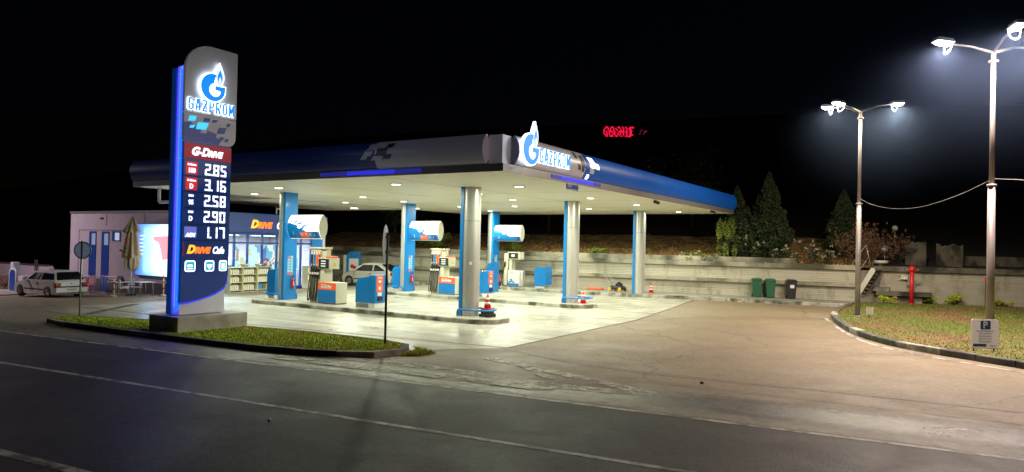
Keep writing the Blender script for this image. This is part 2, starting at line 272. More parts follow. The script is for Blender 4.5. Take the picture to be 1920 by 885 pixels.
# ------------------------------------------------------------------ mesh helpers
class MB:
    def __init__(s): s.v = []; s.f = []; s.mi = []; s.sm = []
    def add(s, vs, fs, mi=0, smooth=False):
        o = len(s.v); s.v += [tuple(v) for v in vs]
        for f in fs: s.f.append(tuple(i+o for i in f)); s.mi.append(mi); s.sm.append(smooth)
    def box(s, x0, x1, y0, y1, z0, z1, mi=0):
        s.add([(x0, y0, z0), (x1, y0, z0), (x1, y1, z0), (x0, y1, z0), (x0, y0, z1), (x1, y0, z1), (x1, y1, z1), (x0, y1, z1)],
              [(0, 3, 2, 1), (4, 5, 6, 7), (0, 1, 5, 4), (1, 2, 6, 5), (2, 3, 7, 6), (3, 0, 4, 7)], mi)
        return s
    def tube(s, pts, r, n=8, mi=0, smooth=True, caps=True):
        pts = [Vector(p) for p in pts]; rs = r if isinstance(r, (list, tuple)) else [r]*len(pts)
        o = len(s.v); up = None
        for i, p in enumerate(pts):
            d = (pts[min(i+1, len(pts)-1)]-pts[max(i-1, 0)]).normalized()
            if up is None:
                up = Vector((0, 0, 1)) if abs(d.z) < .9 else Vector((1, 0, 0))
            a = d.cross(up).normalized(); b = a.cross(d).normalized(); up = b
            for k in range(n):
                t = 2*PI*k/n; q = p+a*(math.cos(t)*rs[i])+b*(math.sin(t)*rs[i]); s.v.append(tuple(q))
        for i in range(len(pts)-1):
            for k in range(n):
                s.f.append((o+i*n+k, o+i*n+(k+1) % n, o+(i+1)*n+(k+1) % n, o+(i+1)*n+k)); s.mi.append(mi); s.sm.append(smooth)
        if caps:
            s.f.append(tuple(o+k for k in range(n))[::-1]); s.mi.append(mi); s.sm.append(False)
            e = o+(len(pts)-1)*n; s.f.append(tuple(e+k for k in range(n))); s.mi.append(mi); s.sm.append(False)
        return s
    def lathe(s, prof, c=(0, 0, 0), n=16, mi=0, axis='z', smooth=True):
        o = len(s.v)
        for (r, h) in prof:
            for k in range(n):
                t = 2*PI*k/n; a, b = r*math.cos(t), r*math.sin(t)
                q = (a, b, h) if axis == 'z' else ((a, h, b) if axis == 'y' else (h, a, b))
                s.v.append((q[0]+c[0], q[1]+c[1], q[2]+c[2]))
        for i in range(len(prof)-1):
            for k in range(n):
                s.f.append((o+i*n+k, o+i*n+(k+1) % n, o+(i+1)*n+(k+1) % n, o+(i+1)*n+k)); s.mi.append(mi); s.sm.append(smooth)
        s.f.append(tuple(o+k for k in range(n))[::-1]); s.mi.append(mi); s.sm.append(False)
        e = o+(len(prof)-1)*n; s.f.append(tuple(e+k for k in range(n))); s.mi.append(mi); s.sm.append(False)
        return s
    def ball(s, c, r, n=16, mi=0, sz=1):
        pr = [(max(1e-4, r*math.sin(PI*i/10)), -r*math.cos(PI*i/10)*sz) for i in range(11)]
        return s.lathe(pr, c, n, mi)
    def prism(s, poly, fr, c0, c1, mi=0, smooth=False):
        n = len(poly); vs = [fr(a, b, c0) for a, b in poly]+[fr(a, b, c1) for a, b in poly]
        s.add(vs, [tuple(range(n))[::-1], tuple(range(n, 2*n))]+[(i, (i+1) % n, n+(i+1) % n, n+i) for i in range(n)], mi, smooth)
        return s
    def loft(s, rings, mi=0, smooth=False, close=True):
        n = len(rings[0]); o = len(s.v)
        for r in rings: s.v += [tuple(q) for q in r]
        for i in range(len(rings)-1):
            for k in range(n if close else n-1):
                s.f.append((o+i*n+k, o+i*n+(k+1) % n, o+(i+1)*n+(k+1) % n, o+(i+1)*n+k)); s.mi.append(mi); s.sm.append(smooth)
        return s
    def build(s, name, mats, parent=None, off=(0, 0, 0), bevel=0, fix=True):
        if not isinstance(mats, (list, tuple)): mats = [mats]
        me = bpy.data.meshes.new(name); ox, oy, oz = off
        me.from_pydata([(x-ox, y-oy, z-oz) for x, y, z in s.v], [], s.f)
        for m_ in mats: me.materials.append(m_)
        me.polygons.foreach_set('material_index', s.mi); me.polygons.foreach_set('use_smooth', s.sm); me.update()
        if fix and len(s.f) < 4000:
            import bmesh
            b = bmesh.new(); b.from_mesh(me); bmesh.ops.recalc_face_normals(b, faces=b.faces); b.to_mesh(me); b.free()
        o = bpy.data.objects.new(name, me); COL.objects.link(o)
        if parent: o.parent = parent
        if bevel:
            bm_ = o.modifiers.new('bevel', 'BEVEL'); bm_.width = bevel; bm_.segments = 2; bm_.limit_method = 'ANGLE'; bm_.angle_limit = .6
        return o

def tag(o, label=None, cat=None, group=None, kind=None):
    if label: o['label'] = label
    if cat: o['category'] = cat
    if group: o['group'] = group
    if kind: o['kind'] = kind
    return o
def thing(name, label, cat, loc=(0, 0, 0), rotz=0, group=None):
    o = bpy.data.objects.new(name, None); COL.objects.link(o); o.location = loc; o.rotation_euler = (0, 0, rotz); o.empty_display_size = .2
    return tag(o, label, cat, group)
def copy_tree(o, parent=None):
    c = o.copy(); COL.objects.link(c)
    if parent: c.parent = parent
    for ch in list(o.children): copy_tree(ch, c)
    return c
def dup(o, loc, rotz=None, label=None):
    c = copy_tree(o); c.location = loc
    if rotz is not None: c.rotation_euler = (0, 0, rotz)
    if label: c['label'] = label
    return c
def FX(x0, ox=0, oy=0, oz=0): return lambda a, b, c: (x0+c-ox, a-oy, b-oz)       # faces +X, a runs along +Y
def FY(y0, ox=0, oy=0, oz=0): return lambda a, b, c: (a-ox, y0-c-oy, b-oz)       # faces -Y, a runs along +X
def rrect(a0, a1, b0, b1, r=(0, 0, 0, 0), n=6):
    """corners: bottom-left, bottom-right, top-right, top-left"""
    if not isinstance(r, tuple): r = (r,)*4
    out = []
    for (ca, cb, t0, rr) in ((a0, b0, PI, r[0]), (a1, b0, 1.5*PI, r[1]), (a1, b1, 0, r[2]), (a0, b1, .5*PI, r[3])):
        if rr <= 0: out.append((ca, cb)); continue
        x = ca+rr if ca == a0 else ca-rr; y = cb+rr if cb == b0 else cb-rr
        for i in range(n+1): t = t0+i/n*PI/2; out.append((x+rr*math.cos(t), y+rr*math.sin(t)))
    return out
def text(name, st, fr, a, b, size, m_, parent, c0=0, depth=.01, xs=1, bold=0, shear=0, space=1, align='LEFT', m_side=None):
    cu = bpy.data.curves.new(name, 'FONT'); cu.body = st; cu.size = size; cu.shear = shear; cu.offset = bold; cu.space_character = space; cu.align_x = align
    cu.extrude = depth/2; cu.resolution_u = 3
    t = bpy.data.objects.new('tmp', cu); COL.objects.link(t); dg = bpy.context.evaluated_depsgraph_get(); me = bpy.data.meshes.new_from_object(t.evaluated_get(dg))
    COL.objects.unlink(t); bpy.data.objects.remove(t)
    for v in me.vertices: v.co = fr(a+v.co.x*xs, b+v.co.y, c0+depth/2+v.co.z)
    me.materials.clear(); me.materials.append(m_)
    if m_side: me.materials.append(m_side)
    for p in me.polygons: p.material_index = 0
    me.name = name
    o = bpy.data.objects.new(name, me); COL.objects.link(o); o.parent = parent
    return o
def area(name, loc, power, col, size=.4, parent=None, rot=(0, 0, 0), shape='DISK', spread=PI, sy=None):
    l = bpy.data.lights.new(name, 'AREA'); l.energy = power; l.color = col; l.shape = shape; l.size = size; l.spread = spread
    if sy: l.size_y = sy
    o = bpy.data.objects.new(name, l); COL.objects.link(o); o.location = loc; o.rotation_euler = rot
    if parent: o.parent = parent
    return o

def gz(x):
    t = min(17, max(0, -15-x)); return G-.031*t
import bmesh
def sheet(name, poly, layer, m_, kind='structure', label=None, z=None):
    bm = bmesh.new(); f = bm.faces.new([bm.verts.new((x, y, 0)) for x, y in poly])
    for cx in [-15-i for i in range(0, 18)]:
        if min(p[0] for p in poly) < cx < max(p[0] for p in poly):
            bmesh.ops.bisect_plane(bm, geom=bm.verts[:]+bm.edges[:]+bm.faces[:], plane_co=(cx, 0, 0), plane_no=(1, 0, 0))
    for v in bm.verts: v.co.z = (gz(v.co.x) if z is None else z)+layer*.004
    bmesh.ops.triangulate(bm, faces=bm.faces[:]); bmesh.ops.recalc_face_normals(bm, faces=bm.faces[:])
    for f in bm.faces:
        if f.normal.z < 0: f.normal_flip()
    me = bpy.data.meshes.new(name); bm.to_mesh(me); bm.free(); me.materials.append(m_)
    o = bpy.data.objects.new(name, me); COL.objects.link(o); o['kind'] = kind
    return o
def resample(pts, step):
    out = [Vector(pts[0])]; acc = 0
    for a, b in zip(pts[:-1], pts[1:]):
        a, b = Vector(a), Vector(b); L = (b-a).length; d = (b-a)/L; t = step-acc
        while t <= L: out.append(a+d*t); t += step
        acc = L-(t-step)
    if (out[-1]-Vector(pts[-1])).length > .05: out.append(Vector(pts[-1]))
    return out
def smooth_line(pts, it=2):
    for _ in range(it):
        q = [pts[0]]
        for a, b in zip(pts[:-1], pts[1:]): q += [(a[0]*.75+b[0]*.25, a[1]*.75+b[1]*.25), (a[0]*.25+b[0]*.75, a[1]*.25+b[1]*.75)]
        pts = q+[pts[-1]]
    return pts
def offset_line(pts, d):
    out = []
    for i, p in enumerate(pts):
        a = Vector(pts[max(0, i-1)]); b = Vector(pts[min(len(pts)-1, i+1)]); t = (b-a).normalized(); out.append((p[0]-t.y*d, p[1]+t.x*d))
    return out
def kerb(name, pts, w, z1, m_, gap=.018, stone=.95, mats2=None):
    """Row of kerb stones; the stones lie to the left of the walking direction."""
    P = resample([Vector((p[0], p[1])) for p in pts], stone); b = MB()
    for a, c in zip(P[:-1], P[1:]):
        t = (c-a).normalized(); n = Vector((-t.y, t.x)); j = random.uniform(-.008, .008); a2 = a+t*gap; zz = z1+random.uniform(-.006, .006); mi = 1 if (mats2 and random.random() < .35) else 0
        q = [a2+n*(j+.012), c+n*(j+.012), c+n*w, a2+n*w]; zb = gz(a.x)-.05; q0 = [a2+n*j, c+n*j, c+n*w, a2+n*w]
        b.add([(v.x, v.y, zb) for v in q0]+[(v.x, v.y, zz-.02) for v in q0]+[(v.x, v.y, zz) for v in q],
              [(0, 1, 5, 4), (1, 2, 6, 5), (2, 3, 7, 6), (3, 0, 4, 7), (4, 5, 9, 8), (5, 6, 10, 9), (6, 7, 11, 10), (7, 4, 8, 11), (8, 9, 10, 11)], mi)
    o = b.build(name, [m_]+([mats2] if mats2 else [])); o['kind'] = 'structure'; return o
def strip(name, pts, w, layer, m_):
    L = offset_line(pts, w/2); Rr = offset_line(pts, -w/2); b = MB()
    for i in range(len(pts)-1):
        vs = [(*L[i], 0), (*L[i+1], 0), (*Rr[i+1], 0), (*Rr[i], 0)]
        b.add([(x, y, gz(x)+layer*.004) for x, y, _ in vs], [(3, 2, 1, 0)])
    o = b.build(name, m_, fix=False); o['kind'] = 'structure'; return o
def inside(x, y, poly):
    c = False; j = len(poly)-1
    for i in range(len(poly)):
        xi, yi = poly[i]; xj, yj = poly[j]
        if (yi > y) != (yj > y) and x < (xj-xi)*(y-yi)/(yj-yi)+xi: c = not c
        j = i
    return c
def blades(name, poly, n, h, m_, z, dens=None):
    xs = [p[0] for p in poly]; ys = [p[1] for p in poly]; V = []; Fc = []; k = 0; tries = 0
    while k < n and tries < n*8:
        tries += 1; x = random.uniform(min(xs), max(xs)); y = random.uniform(min(ys), max(ys))
        if not inside(x, y, poly): continue
        if dens and random.random() > dens(x, y): continue
        hh = h*random.uniform(.5, 1.5); a = random.uniform(0, PI); w = .014; dx, dy = math.cos(a)*w, math.sin(a)*w; lx, ly = random.gauss(0, hh*.5), random.gauss(0, hh*.5)
        o = len(V); V += [(x-dx, y-dy, z), (x+dx, y+dy, z), (x+lx, y+ly, z+hh)]; Fc.append((o, o+1, o+2)); k += 1
    me = bpy.data.meshes.new(name); me.from_pydata(V, [], Fc); me.materials.append(m_)
    o = bpy.data.objects.new(name, me); COL.objects.link(o); o['kind'] = 'stuff'; return o
# ------------------------------------------------------------------ setting
W_ = S.world = bpy.data.worlds.new('World'); W_.use_nodes = True; nt = W_.node_tree; bg = nt.nodes['Background']
sky = nt.nodes.new('ShaderNodeTexSky'); sky.sky_type = 'NISHITA'; sky.sun_disc = False; sky.sun_elevation = math.radians(1.0); sky.sun_rotation = math.radians(200)
mx = nt.nodes.new('ShaderNodeMix'); mx.data_type = 'RGBA'; mx.blend_type = 'MULTIPLY'; mx.inputs[0].default_value = 1; lk(nt, sky.outputs[0], mx.inputs[6]); mx.inputs[7].default_value = (.35, .42, 1, 1)
lk(nt, mx.outputs[2], bg.inputs['Color']); bg.inputs['Strength'].default_value = .0019
sun = bpy.data.lights.new('moonlight', 'SUN'); sun.energy = .004; sun.angle = math.radians(10); sun.color = (.7, .8, 1); so = bpy.data.objects.new('moonlight', sun); COL.objects.link(so); so.rotation_euler = (math.radians(50), 0, math.radians(20))

def yw(x):
    if x <= 11.4: return 19.95+.13*x
    if x <= 12.2: return 21.43+(x-11.4)*(22.94-21.43)/.8
    return 23.4+.3*(x-13.75)

sheet('ground', [(-400, -400), (400, -400), (400, 400), (-400, 400)], 0, M['asphalt'])
# road, with its line markings
def road_y(x, off): return off+.105*x-.0006*(x-6)**2*0
sheet('road', [(-160, road_y(-160, -18.9)), (160, road_y(160, -18.9)), (160, road_y(160, -11.25)), (-160, road_y(-160, -11.25))], 1, M['road'])
strip('road_centre_line', [(x, road_y(x, -14.33)) for x in range(-120, 100, 4)], .12, 2, M['paint'])
strip('road_edge_line', [(x, road_y(x, -11.33)) for x in range(-120, 100, 3)], .12, 2, M['paint'])
strip('road_near_edge_line', [(x, road_y(x, -18.15)) for x in range(-120, 100, 4)], .16, 2, M['paint'])
sheet('verge', [(-160, road_y(-160, -24.9)), (160, road_y(160, -24.9)), (160, road_y(160, -18.9)), (-160, road_y(-160, -18.9))], 1, M['earthshade'])
# worn hatching left of the driveway
arrow = [[(5.75, -7.01), (7.37, -7.48), (9.03, -8.01), (10.75, -8.61)], [(10.75, -8.61), (9.6, -9.0), (8.26, -9.1), (5.2, -8.95), (2.5, -9.45)], [(6.9, -7.3), (8.4, -8.5)], [(1.5, -10.25), (5, -9.9), (9, -9.45)]]
for k_, (a, w) in enumerate(zip(arrow, (.38, .42, .25, .5))): strip('worn_road_marking', smooth_line(a, 2), w, 3+k_*.7, M['paint_worn'])
strip('road_seam', smooth_line([(5.2, -5.4), (8.4, -6.5), (12, -6.3), (14.1, -5.9), (22, -5.7)], 2), .04, 6.5, M['seam'])
strip('road_seam', smooth_line([(9.2, -7.4), (12, -7.3), (15, -7.0), (24, -6.8)], 2), .03, 7, M['seam'])
# forecourt slab and the apron before the shop
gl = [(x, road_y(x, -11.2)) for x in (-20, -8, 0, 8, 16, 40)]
sheet('road_glare_band', gl+[(40, -3), (12, -6.6), (5.5, -7.8), (4.2, -8.4), (2.6, -9.7), (-4, -10.65), (-10, -10.9), (-20, -12.4)], 1, M['glareband'])  # band of painted lamp glare along the road edge
sheet('wet_gravel_patch', [(8.5, -10.2), (30, -7.9), (30, -5), (8.5, -7.3)], 2.5, M['wetgravel'])
sheet('forecourt', [(-14.6, -6.9), (-8, -6.6), (5.15, -5.1), (5.1, 4.7), (4.2, 12), (3.5, 17.3), (-15, 16.4)], 1, M['slab'])
sheet('forecourt_apron', [(-18.2, -1.6), (-14.6, -4.5), (-14.6, 9.8), (-18.2, 9.8)], 1.7, M['shopfloor'])
sheet('forecourt_strip', [(-14.6, -8.6), (-8, -8.4), (3.5, -7.2), (5.1, -5.3), (-8, -6.8), (-14.6, -7.1)], 1.5, M['slab'])
strip('shadow_streak', [(-11.2, -8.3), (-13.5, -5.4), (-15.9, -2.5)], .35, 3, M['kerbdark'])  # cast shadow across the paving, painted as a dark strip
strip('slab_joint', [(5.17, -5.15), (5.12, 4.7), (4.22, 12), (3.5, 17.2)], .05, 3, M['seam'])
# back footway and its kerb
kb = [(-26, 16.0), (-10.2, 16.2), (-3, 16.35), (.2, 16.7), (3.2, 17.7), (6.1, 18.2), (8.9, 18.5), (11.25, 18.9)]
kbs = smooth_line(kb, 2)
sheet('footway', [(p[0], p[1]+.2) for p in kbs]+[(11.6, 21.6), (11.4, 21.5), (-26, 16.6)], 0, M['footway'], z=-.004)
kerb('footway_kerb', kbs, .22, .0, M['kerb'], mats2=M['paint_worn'])
# right-hand lawn
lk_pts = [(11.2, 19.6), (11.1, 17.6), (11.05, 16.2), (11.2, 12.6), (11.8, 9.5), (12.5, 6.85), (13.15, 5.0), (13.75, 3.8), (14.4, 2.8), (15.4, 1.9), (16.4, 1.15), (17.45, .4), (22, -2.4), (40, -10)]
lks = smooth_line(lk_pts, 2)
lawn_poly = offset_line(lks, .2)+[(40, 31), (13, 24), (11.5, 21.6)]
sheet('lawn_soil', lawn_poly, 0, M['turf'], z=-.05)
kerb('lawn_kerb', lks, .26, .0, M['kerb'], mats2=M['kerbdark'], gap=.03, stone=1.05)
strip('lawn_edge_line', offset_line(smooth_line([(11.05, 12), (11.9, 8.4), (13.0, 4.6), (13.85, 2.7), (15.4, 1.1), (17.37, -.3), (22, -3.1), (40, -10.8)], 2), 0), .13, 2, M['paint'])
tag(blades('lawn_grass', [p for p in offset_line(lks, .26) if p[0] < 30]+[(30, 28), (13.5, 23.2), (11.6, 21)], 42000, .05, M['blade'], -.05), 'short patchy green and brown lawn grass behind the curved kerb', 'grass', kind='stuff')
# grass island under the pylon sign
isl = [(-9.95, -9.6), (-9.9, -10.25), (-9.0, -10.55), (-6.2, -10.45), (-2.4, -10.2), (0, -9.98), (1.9, -9.65), (3.0, -9.2), (3.75, -8.5), (3.75, -7.75), (3.3, -7.1), (2.6, -6.9), (.5, -6.95), (-3, -7.2), (-6.8, -8.3), (-9.6, -9.0), (-9.95, -9.6)]
isls = smooth_line(isl, 2)
kerb('grass_island_kerb', isls, .16, -.03, M['kerbdark'], mats2=M['kerb'])
ipoly = offset_line(isls, .14)
sheet('grass_island_soil', ipoly[:-1], 0, M['turfgreen'], z=-.05)
blk = (-4.85, -3.25, -9.85, -7.3)
tag(blades('island_grass', ipoly[:-1], 20000, .045, M['blade_green'], -.05, dens=lambda x, y: 0 if blk[0] < x < blk[1] and blk[2] < y < blk[3] else 1), 'bright green grass on the narrow island around the pylon sign', 'grass', kind='stuff')
tuft = [(3.3, -6.95), (4.3, -7.3), (4.2, -7.9), (3.85, -8.2), (3.7, -7.4)]
tag(blades('weeds', tuft, 700, .09, M['blade_green'], G+.01), 'weeds growing along the kerb at the right tip of the grass island', 'weeds', kind='stuff')
# pump islands
def pump_island(x0, x1, y0, y1):
    b = MB(); p = rrect(x0, x1, y0, y1, (.55, .9, .9, .55), 8); fr = lambda a, bb, c: (a, bb, c)
    p2 = rrect(x0-.03, x1+.03, y0-.03, y1+.03, (.58, .93, .93, .58), 8)
    b.loft([[(a, c, G-.05) for a, c in p2], [(a, c, -.03) for a, c in p2], [(a, c, 0) for a, c in p]], 1, False); b.add([(a, c, 0) for a, c in p], [tuple(range(len(p)))], 0)
    o = b.build('pump_island_kerb', [M['islandtop'], M['kerb']]); o['kind'] = 'structure'
pump_island(-11.5, 1.75, -1.05, 1.0)
pump_island(-12.0, 1.45, 7.45, 9.45)
# hillside behind the wall
b = MB(); xs = [-150+i*3 for i in range(102)]; ds = [0, .5, 1, 1.6, 2.4, 3.4, 4.6, 6, 8, 10.5, 14, 19, 26, 36, 50, 80, 130]
V = []
for x in xs:
    for d in ds:
        z = 1.86+.17*max(0, d-.3)+(.02*max(0, d-8)**1.3)+(random.uniform(-.07, .07) if 0 < d < 30 else 0); V.append((x+.0*d, yw(x)+.15+d, z))
n = len(ds); b.add(V, [(i*n+j, (i+1)*n+j, (i+1)*n+j+1, i*n+j+1) for i in range(len(xs)-1) for j in range(n-1)], 0, True)
for k_ in range(len(b.f)):
    cx_, cy_, _z = b.v[b.f[k_][0]]
    if cx_ > 9.5 or cx_ < -34 or cy_-yw(cx_) > 9: b.mi[k_] = 1  # bank beyond the lit part: night shade put into a darker colour
o = b.build('hillside', [M['litter'], M['earthshade']], fix=False); o['kind'] = 'structure'
# fallen leaves on the bank
V = []; Fc = []
for k in range(15000):
    x = random.uniform(-20, 12); d = abs(random.gauss(0, 4))+.2; y = yw(x)+.15+d; z = 1.90+.17*max(0, d-.3)+random.uniform(0, .12); s_ = random.uniform(.03, .08)
    a = Vector((random.gauss(0, 1), random.gauss(0, 1), random.gauss(0, .6))).normalized(); c = a.cross(Vector((random.random(), random.random(), 1))).normalized(); p = Vector((x, y, z)); o_ = len(V)
    V += [tuple(p+a*s_), tuple(p+c*s_*.6), tuple(p-a*s_), tuple(p-c*s_*.6)]; Fc.append((o_, o_+1, o_+2, o_+3))
me = bpy.data.meshes.new('fallen_leaves'); me.from_pydata(V, [], Fc); me.materials.append(M['litter']); o = bpy.data.objects.new('fallen_leaves', me); COL.objects.link(o)
tag(o, 'brown fallen leaves and dry grass on the bank above the retaining wall', 'leaves', kind='stuff')

# retaining walls
def wall_run(b, x0, x1, yf, z0, z1, d0, d1, mi, n=24):
    """strip standing d0..d1 in front (-) of the line yf(x)"""
    for i in range(n):
        xa = x0+(x1-x0)*i/n; xb = x0+(x1-x0)*(i+1)/n
        q = [(xa, yf(xa)+d0), (xb, yf(xb)+d0), (xb, yf(xb)+d1), (xa, yf(xa)+d1)]
        b.add([(x, y, z0) for x, y in q]+[(x, y, z1) for x, y in q], [(0, 1, 5, 4), (2, 3, 7, 6), (4, 5, 6, 7), (3, 2, 1, 0)]+([(3, 0, 4, 7)] if i == 0 else [])+([(1, 2, 6, 5)] if i == n-1 else []), mi)
yl = lambda x: 19.95+.13*x
yr = lambda x: 23.4+.3*(x-13.75)
rw = thing('retaining_wall', 'long pale block retaining wall with two projecting ledges behind the pumps', 'wall', (-5, yl(-5), 0))
o3 = (-5, yl(-5), 0)
b = MB(); wall_run(b, -48, 11.4, yl, -.9, 1.76, 0, .3, 0); b.build('wall_face', M['wall'], rw, o3, fix=False)
b = MB(); wall_run(b, -48, 11.5, yl, 1.74, 2.0, -.16, .42, 0); b.build('cap', M['ledge'], rw, o3, fix=False)
b = MB(); wall_run(b, -48, 11.45, yl, .80, 1.0, -.2, .05, 0); b.build('ledge', M['ledge'], rw, o3, fix=False)
b = MB(); wall_run(b, -30, 8.2, yl, 1.98, 2.3, .5, .72, 0, 40); b.build('upper_course', M['ledge'], rw, o3, fix=False)
rw = thing('retaining_wall', 'pale block garden wall with dark stained cap behind the right lawn', 'wall', (20, yr(20), 0)); o3 = (20, yr(20), 0)
b = MB(); wall_run(b, 12.2, 40, yr, -.3, 1.72, 0, .3, 0, 8); b.add([(11.42, 21.4, -.3), (12.2, yr(12.2), -.3), (12.2, yr(12.2), 1.74), (11.42, 21.4, 1.74)], [(0, 1, 2, 3)]); b.build('wall_face', M['wall'], rw, o3, fix=False)
b = MB(); wall_run(b, 12.1, 40, yr, 1.70, 1.98, -.2, .45, 0, 8); b.build('cap', M['concrete'], rw, o3, fix=False)
b = MB(); wall_run(b, 12.3, 14.95, lambda x: yr(x), .36, .58, -.85, -.003, 0, 3); b.build('bench_ledge', M['concrete'], rw, o3, fix=False)
b = MB(); wall_run(b, 12.3, 14.5, lambda x: yr(x), -.2, .355, -.55, -.003, 0, 3); b.build('bench_base', M['ledge'], rw, o3, fix=False)
# ruined concrete walls above
for (pxa, pxb, pt, lab) in ((1697, 1737, 453, 'tall stained concrete slab left of its neighbour above the garden wall'), (1755, 1806, 459, 'broad stained concrete slab with ragged top above the garden wall')):
    yy = 24.9 if pxa < 1750 else 25.6; a = at(pxa, 500, 1, yy); c = at(pxb, pt, 1, yy); n = 9; b = MB(); top = [c.z+random.uniform(-.12, .06) for _ in range(n+1)]
    poly = [(a.x, 1.9)]+[(c.x, 1.9)]+[(c.x+(a.x-c.x)*i/n, top[i]) for i in range(n+1)]
    t = tag(b.prism(poly, FY(yy, a.x, yy, 1.9), -.3, 0).build('concrete_slab', M['ruin']), lab, 'concrete slab'); t.location = (a.x, yy, 1.9)
b = MB(); a = at(1806, 480, 1, 26.2); wall_run(b, a.x-.1, 42, lambda x: 26.2+(x-a.x)*.3, 1.9, a.z+.0, 0, .3, 0, 8)
tag(b.build('parapet', M['ruin'], None, fix=False), 'low dark mossy parapet running right above the garden wall', 'wall')

# ------------------------------------------------------------------ canopy
CX0, CX1, CY0, CY1 = -14.3, 4.72, -4.9, 20.9
cp = thing('fuel_canopy', 'large flat blue and grey forecourt canopy on six columns over the pumps', 'canopy', (-5, 8, 0)); CO = (-5, 8, 0)
M['soffitline'] = mat('soffit_seam', (.22, .21, .17), .6)
b = MB().box(CX0+.06, CX1-.06, CY0+.06, CY1-.06, 4.9, 5.0)
b.build('soffit', M['soffit'], cp, CO)
b = MB()
for x in (-9.6, -4.9, -.2): b.box(x-.012, x+.012, CY0+.1, CY1-.1, 4.896, 4.899)
for y in (3.0, 8.2, 13.4): b.box(CX0+.1, CX1-.1, y-.01, y+.01, 4.894, 4.8955)
b.build('panel_seams', M['soffitline'], cp, CO)
MB().box(CX0+.3, CX1-.3, CY0+.3, CY1-.3, 5.01, 5.7).build('roof', M['grey'], cp, CO)
b = MB()
b.box(CX0, CX1, CY0, CY0+.05, 4.88, 5.11); b.box(CX1-.05, CX1, CY0+.051, CY1, 4.88, 5.11); b.box(CX0, CX1-.051, CY1-.05, CY1, 4.88, 5.11); b.box(CX0, CX0+.05, CY0+.051, CY1-.051, 4.88, 5.11)
b.build('metal_trim', M['trim'], cp, CO)
ZB, ZT, BU = 5.12, 5.99, .17
def bulge(z): return BU*(1-((z-(ZB+ZT)/2)/((ZT-ZB)/2))**2)
def lens(zb=ZB, zt=ZT, k=1, n=10):
    f = [(zb+(zt-zb)*i/n) for i in range(n+1)]
    return [(bulge(z)*k, z) for z in f]+[(-bulge(z)*k-.02, z) for z in f[::-1]]
def fascia(name, fr, a0, a1, m_):
    b = MB(); L = lens(); N = max(1, int(abs(a1-a0)/2)); b.loft([[fr(a0+(a1-a0)*i/N, z, c) for c, z in L] for i in range(N+1)], 0, True)
    for a, s in ((a0, 1), (a1, -1)): b.add([fr(a, z, c) for c, z in L], [tuple(range(len(L)))])
    return b.build(name, m_, cp, CO)
fR = FX(CX1); fL = FY(CY0); oR = FX(CX1, *CO); oL = FY(CY0, *CO)
fascia('grey_fascia', fR, CY0+.62, .2, M['fasciagrey']); fb = fascia('blue_fascia', fR, .2, CY1, M['fasciablue'])
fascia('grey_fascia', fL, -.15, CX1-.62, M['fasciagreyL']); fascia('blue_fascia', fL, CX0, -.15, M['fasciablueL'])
fK = lambda a, b_, c: (CX1-.2-a, CY1+c, b_)
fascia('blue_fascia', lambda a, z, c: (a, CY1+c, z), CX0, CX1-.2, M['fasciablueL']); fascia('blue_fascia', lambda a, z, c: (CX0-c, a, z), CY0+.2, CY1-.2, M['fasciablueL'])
# lens-shaped end caps and the recessed corner block
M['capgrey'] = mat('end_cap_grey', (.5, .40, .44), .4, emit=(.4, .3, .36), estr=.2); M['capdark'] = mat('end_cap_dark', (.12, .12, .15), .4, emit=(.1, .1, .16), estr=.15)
for fr, a, s in ((fR, CY0+.62, 1), (fL, CX1-.62, -1)):
    b = MB(); L = lens(k=1.12); vs0 = [fr(a, z, c) for c, z in L]; vs1 = [fr(a-.03*s, z, c) for c, z in L]; n = len(L)
    b.add(vs0+vs1, [tuple(range(n)), tuple(range(n, 2*n))]+[(i, (i+1) % n, n+(i+1) % n, n+i) for i in range(n)]); b.build('end_cap', M['capdark' if s > 0 else 'capgrey'], cp, CO)
MB().box(CX1-.58, CX1-.1, CY0+.1, CY0+.58, 5.112, 5.97).build('corner_block', M['fasciagrey'], cp, CO)
def patch(fr, a, bb, w, h, sk, m_, name='fascia_mark', par=None, up=.008):
    b = MB(); n = 6; P = []
    for i in range(n+1):
        v = i/n; z = bb-h/2+h*v; s = sk*(v-.5)+.12*w*math.sin(v*PI*1.0)
        z = min(max(z, ZB+.01), ZT-.01); P.append((a-w/2+s, z)); P.append((a+w/2+s, z))
    b.add([fr(q[0], q[1], bulge(q[1])+up) for q in P], [(2*i, 2*i+1, 2*i+3, 2*i+2) for i in range(n)])
    return b.build(name, m_, cp, CO)
M['joint'] = mat('panel_joint', (.02, .03, .08), .5)
for i in range(8): patch(fR, 1.6+i*2.6, (ZB+ZT)/2, .02, ZT-ZB-.03, 0, M['joint'], name='panel_joint', up=.003)
for i in range(6): patch(fL, -13.2+i*2.45, (ZB+ZT)/2, .02, ZT-ZB-.03, 0, M['joint'], name='panel_joint', up=.003)
def rmark(px, py, w, h, sk, m_, **k):
    q = at(px, py, 0, CX1+.1); return patch(fR, q.y, q.z, w, h, sk, m_, **k)
for px, py, w, h, sk in ((1077, 291, .22, .2, -.12), (1089, 303, .3, .42, -.2), (1095, 295, .2, .18, -.12), (1083, 313, .2, .2, -.1), (1090, 316, .2, .22, -.1)): rmark(px, py, w, h, sk, M['fasciadk'])
for px, py, w, h, sk in ((1106, 318, .34, .3, -.15),): rmark(px, py, w, h, sk, M['fasciagrey'])
rmark(1107, 306, .42, .36, -.2, M['litwhite'], name='lit_mark', up=.012); rmark(1117, 313, .24, .2, -.1, M['litwhite'], name='lit_mark'); rmark(1102, 332, .2, .17, -.02, M['litwhite'], name='lit_mark')
def lmark(px, py, w, h, sk, m_):
    q = at(px, py, 1, CY0-.1); patch(fL, q.x, q.z, w, h, sk, m_)
